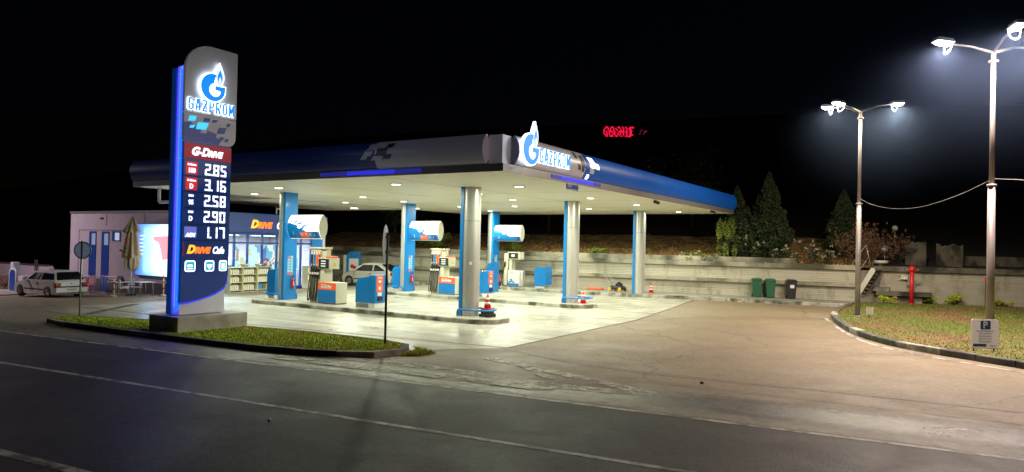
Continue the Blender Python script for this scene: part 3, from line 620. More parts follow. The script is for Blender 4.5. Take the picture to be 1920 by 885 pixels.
for px, py, w, h, sk in ((716, 286, .45, .26, .1), (732, 273, .3, .15, .1), (727, 294, .35, .16, .1)): lmark(px, py, w, h, sk, M['fasciadk'])
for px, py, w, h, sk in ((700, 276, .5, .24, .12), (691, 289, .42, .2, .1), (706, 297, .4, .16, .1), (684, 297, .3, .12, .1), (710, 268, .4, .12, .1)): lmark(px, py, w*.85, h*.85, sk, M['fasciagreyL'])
# blue lit stretches of the trim
M['violet_dim'] = emis('blue_glow_dim', (.04, .045, .6), .35)
for a, c, k in ((-2.0, -1.3, 'violet_dim'), (-1.3, 1.2, 'ledviolet'), (1.2, 1.8, 'violet_dim')): MB().box(CX1+.001, CX1+.02, a+.001, c, 4.95, 5.07).build('blue_light_strip', M[k], cp, CO)
for a, c, k in ((-2.8, -1.5, 'violet_dim'), (-1.5, .6, 'ledviolet'), (.6, 1.7, 'violet_dim')): MB().box(a+.001, c, CY0-.02, CY0-.001, 4.95, 5.07).build('blue_light_strip', M[k], cp, CO)
# columns: blue slab toward the pumps, rounded steel outside
def column(x, y, s, ztop=4.9):
    w, tb, ds = .36, .15, .48
    b = MB(); b.box(x-tb*.5 if s > 0 else x-tb*.5, x+tb*.5, y-w, y+w, 0, ztop)
    c = b.build('column', M['blue'], cp, CO)
    pts = [(x+s*(tb*.5+.002), y-w*.96), (x+s*(tb*.5+.12), y-w*.96)]+[(x+s*(tb*.5+.12+(ds-.12)*math.sin(t)), y-w*.96*math.cos(t)) for t in [PI*i/14 for i in range(1, 14)]]+[(x+s*(tb*.5+.12), y+w*.96), (x+s*(tb*.5+.002), y+w*.96)]
    b2 = MB(); b2.loft([[(a, bb, z) for a, bb in pts] for z in (0.0, 1.55, 3.2, ztop-.001)], 0, True)
    b2.build('steel_cladding', M['steel'], c, CO)
    b3 = MB(); pts2 = [(x+(a-x)*1.006, y+(bb-y)*1.012) for a, bb in pts]
    for zz in (3.6,): b3.loft([[(a, bb, z) for a, bb in pts2] for z in (zz, zz+.02)], 0, True)
    b3.build('seam_band', M['trim'], c, CO)
    return c
A_ = column(0, 0, 1); B_ = column(0, 8.48, 1); C_ = column(0, 17.24, 1)
L1_ = column(-9.975, 0, -1); L2_ = column(-9.975, 8.48, -1); L3_ = column(-9.975, 17.24, -1)
# stickers on the blue faces of the left columns
M['sticker'] = mat('sticker_sheet', (.30, .55, .72), .5); M['stickred'] = mat('sticker_red', (.6, .14, .12), .5)
for k, (c, y) in enumerate(((L1_, 0), (L2_, 8.48), (L3_, 17.24))):
    x = -9.975+.0765; b = MB()
    for i in range(2):
        for j in range(7):
            b.box(x, x+.003, y-.16+i*.17, y-.02+i*.17, 1.12+j*.13, 1.23+j*.13, 1 if j == 6 and i == 0 or j == 0 else 0)
    b.build('sticker', [M['sticker'], M['stickred']], c, CO)
b = MB(); b.box(.38, .5, -.36, -.352, 1.95, 2.07); b.build('sticker', M['white'], A_, CO)
# downlights
DL = [(-1.72, -2.2), (-7.92, -2.4), (-12.35, -.13), (2.29, 0), (-1.95, 6.4), (-9.36, 15.6), (2.2, 6.26), (-1.7, 14.26), (2.3, 11.43), (2.21, 18.2), (-12.75, 6.2), (-8.36, 3.0), (-8.56, 6.2), (-1.4, 2.74), (-4.8, 11.2), (-8.4, 11.0), (-12.6, 12.2), (-5.0, 18.2)]
for i, (x, y) in enumerate(DL):
    b = MB(); b.lathe([(.19, 4.896), (.25, 4.875), (.24, 4.868), (.17, 4.88)], (x, y, 0), 16); d = b.build('downlight', M['white'], cp, CO)
    b = MB(); b.lathe([(.17, 4.878), (.12, 4.862), (.01, 4.858)], (x, y, 0), 16); b.build('lens', M['downlight'], d, CO)
    area('downlight_lamp', (x+5, y-8, 4.845), 245, (.95, 1, .77), .3, cp)
# link roof over the shop front
lr = thing('link_roof', 'flat pale roof joining the canopy to the shop front', 'roof', (-18, 8, 4.9))
MB().box(-22, -14.4, 2.9, 13.5, 4.885, 5.15).build('roof_slab', M['soffit'], lr, (-18, 8, 4.9))
MB().box(-22.03, -14.38, 13.503, 13.55, 4.87, 5.3).build('edge_trim', M['trim'], lr, (-18, 8, 4.9))
d = MB().lathe([(.19, 4.883), (.24, 4.865), (.01, 4.86)], (-17.2, 11.4, 0), 16).build('downlight', M['downlight'], lr, (-18, 8, 4.9))
area('downlight_lamp', (.8, 3.4, -.06), 150, (1, .97, .70), .3, lr)
t = thing('drain_pipe', 'white angled drain pipe hanging below the left end of the canopy', 'pipe', (-14.1, -4.2, 4.5))
p0 = at(299, 352, 1, -3.9); p1 = at(299, 379, 1, -3.9)
MB().tube([(p0.x, -3.9, 4.9), (p0.x, -3.9, p1.z+.05), (p0.x+.05, -3.9, p1.z), (p0.x+1.2, -3.9, p1.z)], .07).build('pipe', M['fasciagrey'], t, (-14.1, -4.2, 4.5))

M['flamewhite'] = emis('flame_white', (.8, .9, 1), 1.2)
# flame-and-G emblem and lettering
def emblem(fr, a, bb, s, par, depth=.06, gap=.05):
    """emblem in frame fr with its circle centred on (a, bb), radius s"""
    def G_(k=0):
        o = [(math.cos(math.radians(t))*(1+k), math.sin(math.radians(t))*(1+k)) for t in range(78, 346, 8)]
        o += [(1+k, .16+k), (.16-k, .16+k), (.16-k, -.16-k), (.50, -.16-k)]
        o += [(.14+(.48-k)*math.cos(math.radians(t)), -.16+(.48-k)*math.sin(math.radians(t))) for t in range(-6, -262, -10)]
        o += [(.2+k, .42-k)] if False else []
        return [(a+x*s, bb+y*s) for x, y in o]
    def flame(w, z0, z1, cx=.52):
        out = []
        for i in range(13): v = i/12; out.append((cx+w*math.sin(PI*v**.8)**1.15*1.0, z0+(z1-z0)*v))
        for i in range(11, 0, -1): v = i/12; out.append((cx-w*math.sin(PI*v**.8)**1.15, z0+(z1-z0)*v))
        return [(a+x*s, bb+y*s) for x, y in out]
    e = MB().prism(G_(.08), fr, gap, depth+gap).prism(flame(.38, .10, 1.92), fr, gap, depth+gap).build('emblem', M['litwhite'], par); depth += gap
    MB().prism(G_(0), fr, depth+.002, depth+.02).build('emblem_letter', M['litblue'], e)
    for i, (w, z0, z1, k) in enumerate(((.33, .2, 1.8, 'litblue'), (.29, .26, 1.72, 'flamewhite'), (.21, .34, 1.42, 'litblue'), (.09, .38, .9, 'flamewhite'))):
        MB().prism(flame(w, z0, z1), fr, depth+.003+i*.006, depth+.008+i*.006).build('emblem_flame', M[k], e)
    return e
def letters(fr, a, bb, W, H, par, st='GAZPROM', depth=.05):
    """condensed block lettering drawn stroke by stroke, blue on a lit white edge"""
    n = len(st); cw = W/n; lw = cw*.76; t = lw*.30; back = MB(); front = MB()
    def bar(x0, y0, x1, y1, th, x):
        d = Vector((x1-x0, y1-y0)); L = d.length; d /= L; nn = Vector((-d.y, d.x))*th/2
        p = [Vector((x0, y0))-nn, Vector((x1, y1))-nn, Vector((x1, y1))+nn, Vector((x0, y0))+nn]
        front.prism([(a+x+q.x, bb+q.y) for q in p], fr, depth+.004, depth+.016)
        e = .009; d2 = d*e; n2 = nn+nn.normalized()*e
        p = [Vector((x0, y0))-n2-d2, Vector((x1, y1))-n2+d2, Vector((x1, y1))+n2+d2, Vector((x0, y0))+n2-d2]
        back.prism([(a+x+q.x, bb+q.y) for q in p], fr, .004, depth+random.random()*.001)
    h = t/2; c = .22*lw
    for i, ch in enumerate(st):
        x = i*cw; l, r, m_ = h, lw-h, lw/2
        if ch == 'G': seg = [(l, c, l, H-c), (l, H-c, c, H-h), (c, H-h, r-c*.5, H-h), (r, H-c, r, H*.72), (l, c, c, h), (c, h, r-c*.5, h), (r, c*.6, r, H*.48), (r, H*.46, m_, H*.46)]
        elif ch == 'A': seg = [(l, 0, m_-t*.3, H), (r, 0, m_+t*.3, H), (l+.2*lw, H*.3, r-.2*lw, H*.3)]
        elif ch == 'Z': seg = [(0, H-h, lw, H-h), (r, H-t, l, t), (0, h, lw, h)]
        elif ch == 'P': seg = [(l, 0, l, H), (l, H-h, r-c, H-h), (r, H-c, r, H*.5), (l, H*.46, r-c*.5, H*.46)]
        elif ch == 'R': seg = [(l, 0, l, H), (l, H-h, r-c, H-h), (r, H-c, r, H*.52), (l, H*.47, r-c*.5, H*.47), (m_, H*.45, r, 0)]
        elif ch == 'O': seg = [(l, c, l, H-c), (r, c, r, H-c), (c, H-h, r-c*.5, H-h), (c, h, r-c*.5, h)]
        elif ch == 'M': seg = [(l, 0, l, H), (r+t*.3, 0, r+t*.3, H), (l, H-h, m_+t*.1, H*.25), (r, H-h, m_, H*.25)]
        for s_ in seg: bar(*s_, t, x)
    o = back.build('lettering', M['litwhite'], par); front.build('lettering_face', M['litblue'], o)
g = at(1001, 290, 0, CX1+.22); emblem(FX(CX1+.19, *CO), at(995, 280, 0, CX1+.3).y, 5.62, .46, cp, .10, .03)
l0 = at(1010, 318, 0, CX1+.2); l1 = at(1069, 300, 0, CX1+.2)
letters(FX(CX1+.17, *CO), l0.y, 5.30, (l1.y-l0.y)*1.0, .46, cp)
# street name plate and cameras under the edge
t = thing('street_name_plate', 'small dark blue name plate hanging under the right canopy edge', 'sign', (CX1, -.85, 4.75)); q0 = at(1062, 345, 0, CX1); q1 = at(1084, 357, 0, CX1)
MB().box(CX1-.01, CX1+.01, q0.y, q1.y, q1.z, q0.z+.02).build('plate', M['pylonblue'], t, (CX1, -.85, 4.75)); MB().box(CX1-.005, CX1+.005, q0.y, q1.y, q1.z-.04, q1.z-.02).box(CX1-.003, CX1+.003, q0.y+.05, q0.y+.07, q0.z+.021, 4.88).box(CX1-.003, CX1+.003, q1.y-.07, q1.y-.05, q0.z+.021, 4.88).build('bracket', M['grey'], t, (CX1, -.85, 4.75))
text('lettering', 'Т01 8.1', FX(CX1+.012, CX1, -.85, 4.75), q0.y+.04, q1.z+.06, .17, M['white'], t, 0, .004, xs=.62)
for px, py, lab in ((1230, 379, 'dark security camera under the right canopy edge beyond the middle column'), (1336, 397, 'small security camera near the far right end of the canopy edge')):
    q = at(px, py, 0, CX1-.25); t = thing('security_camera', lab, 'camera', (CX1-.25, q.y, q.z))
    MB().tube([(0, 0, 4.88-q.z), (0, 0, .05)], .03).build('bracket', M['darkmetal'], t); b = MB(); b.tube([(.16, -.1, -.05), (-.1, .06, .03)], .07, 10); b.build('camera_body', M['black'], t)
# ------------------------------------------------------------------ pylon price sign
PX = -3.6; PO = (-4.0, -8.7, -.05)
py_ = thing('pylon_sign', 'tall blue and silver price pylon with glowing emblem and lit digits on the grass island', 'sign', PO)
fp = FX(PX, *PO)
M['blockgrey'] = two_noise('pylon_block', (.56, .55, .5), (.46, .45, .4), (.32, .31, .28), 2, 1.2, .6, .1)
MB().box(-4.75, -3.3, -9.75, -7.35, -.17, .40).build('base_block', M['blockgrey'], py_, PO, bevel=.015)
MB().box(-4.3, -4.08, -9.5, -7.95, .42, 7.85).build('back_panel', M['pylonblue'], py_, PO)
MB().box(-4.078, -3.72, -9.44, -7.93, .42, 7.9).build('core', M['pylongrey'], py_, PO); MB().box(-4.076, -3.722, -9.46, -9.441, .43, 7.89).build('lit_side', M['pylonside'], py_, PO)
s_ = MB().box(-3.76, -3.702, -9.52, -9.462, .6, 7.88).build('light_strip', M['ledcyan'], py_, PO)
MB().box(-3.9, -3.84, -9.515, -9.463, .5, 7.8).build('light_strip', M['ledblue'], py_, PO)
b = MB()
for i in range(9): b.box(-4.0, -3.74, -9.475, -9.461, .9+i*.84, .93+i*.84)
area('led_strip_light', (-3.85+4.0, -9.54+8.7, 4.3), 85, (.10, .09, 1.0), .08, py_, rot=(math.radians(90), 0, 0), shape='RECTANGLE', sy=7.2)
b.build('strip_clips', M['pylongrey'], py_, PO)
fsh = lambda a0, a1, z0, z1, r=0: rrect(a0, a1, z0, z1, r)
MB().prism(fsh(-9.53, -7.74, 6.50, 8.62, (0, 0, .06, .85)), fp, -.10, 0).build('crest_panel', M['pylongrey'], py_)
pt = MB().prism(fsh(-9.53, -7.74, 5.63, 6.47, (0, .28, 0, 0)), fp, -.10, -.004).build('wave_panel', M['pylongrey'], py_)
MB().prism([(-9.525, 5.635), (-8.35, 5.635), (-8.25, 5.78), (-8.45, 5.86), (-8.42, 5.96), (-8.75, 6.04), (-8.95, 6.0), (-9.0, 6.12), (-9.2, 6.1), (-9.3, 6.22), (-9.525, 6.18)], fp, -.003, .003).build('wave', M['pylonblue'], pt)
def wob(a, z, w, h, sk): return [(a, z), (a+w, z+h*.12), (a+w+sk, z+h), (a+sk*.8, z+h*.9)]
for a, z, w, h, sk in ((-8.9, 6.28, .2, .14, .05), (-8.62, 6.3, .16, .1, .06), (-8.42, 5.98, .26, .22, .08), (-8.1, 6.24, .12, .12, .04), (-8.35, 5.78, .14, .12, .05), (-8.15, 5.76, .12, .11, .04)):
    MB().prism(wob(a, z, w, h, sk), fp, .004, .007).build('wave', M['pylonblue'], pt)
MB().prism(wob(-9.0, 5.92, .2, .1, .05), fp, .0035, .006).build('wave', M['pylongrey'], pt)
for a, z, w, h, sk in ((-9.4, 6.24, .22, .17, .05), (-9.15, 6.02, .34, .24, .1), (-9.36, 6.03, .14, .1, .05)): MB().prism(wob(a, z, w, h, sk), fp, .008, .012).build('lit_mark', M['litcyan'], pt)
emblem(fp, -8.66, 7.36, .42, py_, .05)
letters(fp, -9.44, 6.58, 1.62, .36, py_, depth=.04)
MB().prism([(-9.50, .80), (-9.1, .84), (-8.7, .92), (-8.3, 1.05), (-8.02, 1.2), (-7.93, 1.36), (-7.88, 1.62), (-7.88, 5.62), (-9.50, 5.62)], fp, -.10, -.02).build('lower_panel', M['pylonblue'], py_)
MB().prism([(-9.50, .795), (-9.1, .835), (-8.7, .915), (-8.3, 1.045), (-8.02, 1.195), (-7.93, 1.355), (-7.88, 1.6), (-7.87, 1.6), (-7.90, 1.31), (-8.0, 1.14), (-8.3, .99), (-8.7, .87), (-9.1, .785), (-9.50, .745)], fp, -.09, -.03).build('light_strip', M['ledviolet'], py_)
MB().box(-3.719, -3.70, -9.46, -7.93, .44, 2.2).build('silver_foot', M['pylongrey'], py_, PO)
def bold(name, st, a, z, size, m_, par, **k): return text(name, st, fp, a, z, size, m_, par, k.pop('c0', .006), .008, **k)
r_ = MB().prism(fsh(-9.5, -7.89, 5.13, 5.58), fp, -.019, .004).build('header_panel', M['pylonred'], py_)
bold('lettering', 'G', -9.28, 5.24, .34, M['digit'], r_, shear=.3, bold=.018, xs=1.0); bold('lettering', '-', -9.02, 5.26, .26, M['digit'], r_, bold=.02); bold('lettering', 'D', -8.93, 5.24, .34, M['digit'], r_, shear=.3, bold=.018, xs=.95); bold('lettering', 'RIVE', -8.70, 5.24, .25, M['digit'], r_, shear=.3, bold=.016, xs=.95)
SEG = {'0': 'abcdef', '1': 'bc', '2': 'abged', '3': 'abgcd', '5': 'afgcd', '6': 'afgedc', '7': 'abc', '8': 'abcdefg', '9': 'abcdfg'}
def digits(st, a, z, w, h, par):
    t = .058; b = MB(); x = a
    for i, ch in enumerate(st):
        if ch == '.': b.prism([(x-.035, z), (x+.02, z), (x+.02, z+.05), (x-.035, z+.05)], fp, .005, .012); x += .035; continue
        for s_ in SEG[ch]:
            X0, X1 = x, x+w; g = .006
            r = {'a': (X0+g, X1-g, z+h-t, z+h), 'd': (X0+g, X1-g, z, z+t), 'g': (X0+t*.6, X1-t*.6, z+h/2-t/2, z+h/2+t/2), 'f': (X0, X0+t, z+h/2+g, z+h-g), 'b': (X1-t, X1, z+h/2+g, z+h-g), 'e': (X0, X0+t, z+g, z+h/2-g), 'c': (X1-t, X1, z+g, z+h/2-g)}[s_]
            b.prism(rrect(*r, r=.012, n=2), fp, .005, .012)
        x += w+.055
    b.build('price_digits', M['digit'], par)
rows = [('2.85', '100', 1, 5.06), ('3.16', 'D', 1, 4.585), ('2.58', '95', 0, 4.105), ('2.90', 'D', 0, 3.615), ('1.17', 'AGN', 2, 3.13)]
for st, bd, kind, zt in rows:
    r_ = MB().prism(fsh(-9.5, -7.89, zt-.45, zt), fp, -.019, .003).build('price_row', M['pylonblue'], py_)
    MB().prism(fsh(-9.5, -7.89, zt-.475, zt-.455), fp, -.019, -.006).build('row_gap', M['black'], r_)
    digits(st, -8.80, zt-.40, .2, .35, r_)
    if kind == 1: MB().prism(rrect(-9.43, -9.05, zt-.41, zt-.04, r=.03, n=2), fp, .004, .008).build('badge', M['badgered'], r_)
    if kind == 2: MB().prism(rrect(-9.43, -9.03, zt-.38, zt-.06, r=.01, n=1), fp, .004, .008).build('badge', M['ledviolet'] if False else mat('badge_lilac', (.1, .12, .4), .4, emit=(.14, .16, .6), estr=.9), r_)
    if kind == 0: bold('badge_lettering', 'ЕКО', -9.24, zt-.13, .085, M['digit'], r_, align='CENTER', bold=.004, c0=.009)
    if kind == 1: bold('badge_lettering', 'G-Drive', -9.24, zt-.15, .085, M['digit'], r_, align='CENTER', bold=.004, c0=.009)
    bold('badge_lettering', bd, -9.24, zt-.36, .19 if kind != 2 else .16, M['digit'], r_, align='CENTER', bold=.01, c0=.009, xs=.85, shear=0 if kind != 2 else .3)
r_ = MB().prism(fsh(-9.5, -7.89, 2.14, 2.635), fp, -.019, .003).build('cafe_row', M['pylonblue'], py_)
bold('lettering', 'D', -9.33, 2.28, .33, M['lityellow'], r_, shear=.3, bold=.02, c0=.006); bold('lettering', 'RIVE', -9.07, 2.28, .25, M['litorange'], r_, shear=.3, bold=.016, c0=.006); bold('lettering', 'Cafe', -8.48, 2.27, .29, M['digit'], r_, shear=.3, bold=.012, xs=.75, c0=.006)
MB().prism([(-9.47, 2.18), (-9.43, 2.2), (-9.41, 2.4), (-9.44, 2.6), (-9.47, 2.62), (-9.445, 2.4)], fp, .005, .009).build('bracket_mark', M['pylonred'], r_)
r_ = MB().prism(fsh(-9.5, -7.89, 1.66, 2.115), fp, -.019, .003).build('icon_row', M['pylonblue'], py_)
for i, (a, w) in enumerate(((-9.38, .34), (-8.72, .32), (-8.22, .27))):
    i_ = MB().prism(rrect(a, a+w, 1.72, 2.05, r=.06, n=4), fp, .004, .01).build('icon', M['litwhite'], r_)
    MB().prism(rrect(a+.03, a+w-.03, 1.75, 2.02, r=.04, n=4), fp, .011, .014).build('icon_face', M['teal'], i_)
    b = MB()
    if i == 0: b.prism(rrect(a+.08, a+.24, 1.86, 1.93, r=.02, n=2), fp, .015, .017).prism([(a+.08, 1.80), (a+.26, 1.80), (a+.26, 1.82), (a+.08, 1.82)], fp, .015, .017)
    elif i == 1: b.prism([(a+.07, 1.93), (a+.25, 1.93), (a+.23, 1.85), (a+.09, 1.85)], fp, .015, .017).prism([(a+.14, 1.79), (a+.18, 1.79), (a+.18, 1.85), (a+.14, 1.85)], fp, .015, .017)
    else: b.prism([(a+.09, 1.79), (a+.12, 1.79), (a+.12, 1.97), (a+.09, 1.97)], fp, .015, .017).prism([(a+.15, 1.79), (a+.18, 1.79), (a+.18, 1.97), (a+.15, 1.97)], fp, .015, .017)
    b.build('icon_symbol', M['litwhite'], i_)

# ------------------------------------------------------------------ overhead pump signs
def overhead(y, label, lit, group='barrel shaped signs over the pumps'):
    o = (-9.8, y, 3.3); t = thing('overhead_sign', label, 'sign', o, group=group)
    x0, x1, z0, z1 = -9.86, -7.82, 2.80, 3.88
    if y > 10: z0, z1 = 2.95, 4.02
    elif y > 5: z0, z1 = 2.86, 3.94
    def prof(k=1, n=12): return [(.24*math.sin(PI*i/n)**.7*k, z0+(z1-z0)*i/n) for i in range(n+1)]
    P = prof(); L = [(y-c, z) for c, z in P]+[(y+c, z) for c, z in P[::-1][1:-1]]
    m_ = mat('barrel_white', (.75, .74, .66), .4, emit=(1, .98, .86), estr=lit)
    b = MB(); b.loft([[(x, a, z) for a, z in L] for x in (x0, x1)], 0, True); b.add([(x0, a, z) for a, z in L], [tuple(range(len(L)))]); b.build('barrel', m_, t, o)
    Lb = [(y-c*1.04, z) for c, z in P]+[(y+c*1.04, z) for c, z in P[::-1][1:-1]]
    b = MB(); b.prism([(a, z) for a, z in Lb], lambda a, z, c: (x1+c, a, z), 0, .025); b.build('end_cap', M['cream'], t, o)
    def surf(x, z, up=.006):
        v = (z-z0)/(z1-z0); return (x, y-.24*math.sin(PI*min(max(v, .001), .999))**.7-up, z)
    def skin(poly_fn, m_, name, up=.006, n=8):
        b = MB(); rings = []
        for i in range(n+1):
            xa, za, xb, zb = poly_fn(i/n); rings.append((surf(xa, za, up), surf(xb, zb, up)))
        for (p0, p1), (q0, q1) in zip(rings[:-1], rings[1:]): b.add([p0, p1, q1, q0], [(0, 1, 2, 3)])
        return b.build(name, m_, t, o, fix=False)
    H = z1-z0
    skin(lambda v: (x0+.01, z0+.02+v*H*.28, x1-.03, z0+.02+v*H*.28), M['blue'], 'blue_band')
    skin(lambda v: (x0+.01, z0+H*.29+v*H*.36, x0+1.15-.85*v+.12*math.sin(v*11), z0+H*.29+v*H*.36), M['blue'], 'blue_wave', .007)
    for a, v, w, h in ((.78, .34, .26, .1), (.95, .46, .22, .09), (.62, .56, .24, .09), (.86, .60, .16, .07), (1.18, .52, .16, .07), (.4, .64, .18, .06), (1.1, .68, .13, .05)):
        b = MB(); za = z0+H*v; b.add([surf(x0+a, za, .008), surf(x0+a+w, za+h*.7, .008), surf(x0+a+w+.08, za+h*1.7, .008), surf(x0+a+.06, za+h, .008)], [(0, 1, 2, 3)]); b.build('blue_mark', M['blue'], t, o, fix=False)
    for i, c in enumerate(('orange', 'orange', 'blue', 'pylonblue') if y < 10 else ('pylonblue',)):
        xa = x0+.78+i*.28 if y < 10 else x0+1.65; b = MB(); b.add([surf(xa, z0+.05, .014), surf(xa+.26, z0+.05, .014), surf(xa+.26, z0+.17, .014), surf(xa+.26, z0+.30, .014), surf(xa, z0+.30, .014), surf(xa, z0+.17, .014)], [(0, 1, 2, 5), (5, 2, 3, 4)]); f = b.build('fuel_label', M[c], t, o, fix=False)
        text('lettering', ['100', 'D', '95', 'D'][i] if y < 10 else '4', lambda a, bb, c_: tuple(q-w_ for q, w_ in zip((a, surf(a, bb, .016+c_)[1], bb), o)), xa+.04, z0+.14, .14, M['white'], f, 0, .003, xs=.8)
    text('number', '123'[round(y/8.5)], lambda a, bb, c_: tuple(q-w_ for q, w_ in zip((a, surf(a, bb, .014+c_)[1], bb), o)), x0+.3, z0+.16, .26, M['white'], t, 0, .003)
    text('lettering', 'GAZPROM', lambda a, bb, c_: tuple(q-w_ for q, w_ in zip((a, surf(a, bb, .010+c_)[1], bb), o)), x0+.3, z1-.32, .13, M['blue'], t, 0, .003, xs=.8)
overhead(-.02, 'brightest white barrel sign over the nearest pump', 1.0); overhead(8.46, 'white barrel sign over the middle pump', .35); overhead(17.1, 'white barrel sign over the farthest pump by the wall', .22)

# ------------------------------------------------------------------ fuel pumps
def fuel_pump(label):
    t = thing('fuel_pump', label, 'fuel pump', (0, 0, 0), group='fuel pumps with four hoses')
    # local: x along the island, -y toward the road; origin at cabinet centre
    MB().box(-.55, .55, -.33, .33, .03, .93).build('cabinet', M['cream'], t, bevel=.01)
    MB().box(-.54, .54, -.345, -.331, .60, .92).build('orange_band', M['orange'], t); MB().box(-.54, .54, -.345, -.331, .06, .595).build('blue_front', M['blue'], t)
    MB().box(-.54, .54, -.30, .30, -.0, .03).build('plinth', M['black'], t)
    fr = FY(-.346); text('lettering', 'G-Drive', fr, -.38, .68, .23, M['white'], t, 0, .004, xs=.85, bold=.012, shear=.3)
    MB().box(-.52, -.28, -.25, .25, .93, 1.5).build('stem', M['cream'], t, bevel=.01)
    d = MB().box(-.60, .08, -.30, .30, 1.5, 1.98).build('display_head', M['cream'], t, bevel=.015)
    MB().box(-.57, .05, -.314, -.302, 1.53, 1.94).build('screen', M['black'], d)
    b = MB()
    for i in range(3): b.box(-.42, -.14, -.32, -.315, 1.60+i*.11, 1.65+i*.11)
    b.build('readout', mat('readout', (.5, .55, .5), .5, emit=(.7, .8, .75), estr=.5), d)
    MB().prism([(-.08, 1.62), (.12, 1.62), (.02, 1.80)], lambda a, b_, c: (.081+c, a, b_), 0, .004).build('warning_sticker', M['yellow'], d)
    MB().box(-.25, .05, -.2, .25, 1.985, 2.05).build('red_cloth', M['orange'], d, bevel=.02)
    # hose tower
    tw = MB().box(-1.22, -.58, -.16, .16, 0, 2.36).build('hose_tower', M['cream'], t, bevel=.01)
    MB().box(-1.28, -.25, -.2, .2, 2.365, 2.44).build('tower_cap', M['cream'], t, bevel=.01)
    MB().box(-.56, -.27, -.12, .12, 1.985, 2.36).build('tower_side', M['cream'], t)
    for i, c in enumerate(('black', 'blue', 'orange', 'red')):
        x = -1.13+i*.155
        MB().box(x-.055, x+.055, -.185, -.161, 1.55, 2.25).build('nozzle_panel', M[c], tw); MB().box(x-.05, x+.05, -.19, -.186, 2.12, 2.24).build('nozzle_label', M['white'], tw)
        n = MB(); n.tube([(x, -.20, 1.25), (x+.02, -.24, 1.38), (x+.03, -.23, 1.52), (x, -.2, 1.62)], [.035, .05, .045, .03], 8, 0); n.tube([(x, -.2, 1.5), (x, -.2, 1.7)], .015, 6, 1)
        n.box(x-.05, x+.05, -.28, -.17, 1.24, 1.34, 1); nz = n.build('nozzle', [M['black'], M['white']], t)
        pts = []
        for k in range(21):
            v = k/20; z = 1.25-1.22*math.sin(PI*min(1, v*1.05)*.98)*1.0 if v < .5 else None
        sw = -.05-.06*i
        pts = [(x, -.22, 1.3), (x-.01, -.24, .9), (x-.03, -.25+sw*.1, .45), (x-.06, -.26, .15), (x-.12, -.25, .05), (x-.18, -.24, .14), (x-.16+.02*i, -.23, .5), (x-.10, -.22, 1.0), (x-.05, -.2, 1.5), (x-.03, -.18, 1.56)]
        MB().tube(smooth3(pts), .022, 6).build('hose', M['black'], t)
    return t
def smooth3(pts, it=2):
    pts = [Vector(p) for p in pts]
    for _ in range(it):
        q = [pts[0]]
        for a, b in zip(pts[:-1], pts[1:]): q += [a*.75+b*.25, a*.25+b*.75]
        pts = q+[pts[-1]]
    return pts
f1 = fuel_pump('nearest fuel pump with four hoses and an orange and blue cabinet'); f1.location = (-7.13, -.02, 0)
f2 = dup(f1, (-7.05, 8.45, 0), label='middle fuel pump with four hoses, partly behind the steel column')
t = thing('fuel_pump', 'narrow gas pump with white and blue cabinet by the back wall', 'fuel pump', (-8.3, 17.2, 0))
MB().box(-.45, .42, -.28, .28, .03, 1.06).build('cabinet', M['white'], t, bevel=.01); MB().box(-.44, .41, -.288, -.2805, .05, .22).build('blue_front', M['blue'], t)
for a, z in ((-.4, .24), (-.25, .3), (-.1, .24), (-.3, .4)): MB().prism([(a, z), (a+.16, z+.02), (a+.22, z+.12), (a+.06, z+.1)], FY(-.289), 0, .003).build('blue_mark', M['blue'], t)
text('lettering', 'GAZPROM', FY(-.289), -.3, .86, .1, M['blue'], t, 0, .003, xs=.8)
MB().box(-.8, -.48, -.2, .2, 0, 2.15).build('hose_tower', M['cream'], t, bevel=.01)
d = MB().box(-.5, .45, -.26, .26, 1.78, 2.25).build('display_head', M['cream'], t, bevel=.015); MB().box(-.42, .3, -.272, -.262, 1.83, 2.2).build('screen', M['black'], d); MB().box(-.2, .05, -.277, -.273, 1.95, 2.1).build('readout', mat('readout2', (.5, .55, .5), .5, emit=(.7, .8, .75), estr=.4), d)
MB().box(-.4, -.2, -.2, .2, 1.06, 1.78).build('stem', M['cream'], t)
MB().tube(smooth3([(-.7, -.22, 1.5), (-.85, -.25, 1.0), (-.95, -.25, .3), (-.8, -.25, .05), (-.4, -.3, .04), (-.5, -.25, .8), (-.45, -.22, 1.2)]), .025, 6).build('hose', M['black'], t)
MB().tube([(-.7, -.22, 1.3), (-.72, -.28, 1.5), (-.66, -.22, 1.62)], .045, 8).build('nozzle', M['black'], t)
MB().tube([(.52, -.1, 0), (.52, -.1, 1.0), (.52, .25, 1.0), (.52, .25, 0)], .03).build('guard_hoop', M['white'], t)

# blue service cabinets at island ends
def service_cabinet(label):
    t = thing('service_cabinet', label, 'waste cabinet', (0, 0, 0), group='blue service cabinets on the pump islands')
    MB().prism([(-.75, .18), (0, .18), (0, 1.30), (-.55, 1.22), (-.75, 1.02)], FY(0), -.05, 0).build('blue_screen', M['blue'], t, bevel=.008)
    MB().box(-.72, -.02, .01, .04, -.0, .17).build('screen_foot', M['trim'], t)
    MB().box(.003, .34, .0, .62, .2, 1.36).build('cabinet', M['blue'], t, bevel=.02); MB().box(.02, .32, .02, .60, 0, .198).build('base', M['white'], t)
    b = MB(); b.box(.342, .348, .08, .46, 1.0, 1.33); b.box(.342, .348, .08, .46, .66, .98); b.build('orange_sticker', M['orange'], t)
    b = MB(); b.box(.342, .347, .16, .40, .5, .64); b.box(.349, .352, .18, .38, 1.22, 1.26); b.box(.349, .352, .2, .34, 1.04, 1.14); b.box(.349, .352, .2, .34, .74, .88); b.build('white_sticker', M['white'], t)
    MB().box(.342, .40, .16, .42, .3, .47).build('towel_slot', M['black'], t)
    return t
s1 = service_cabinet('nearest blue service cabinet with orange stickers, right of the front pump'); s1.location = (-4.62, -.42, 0)
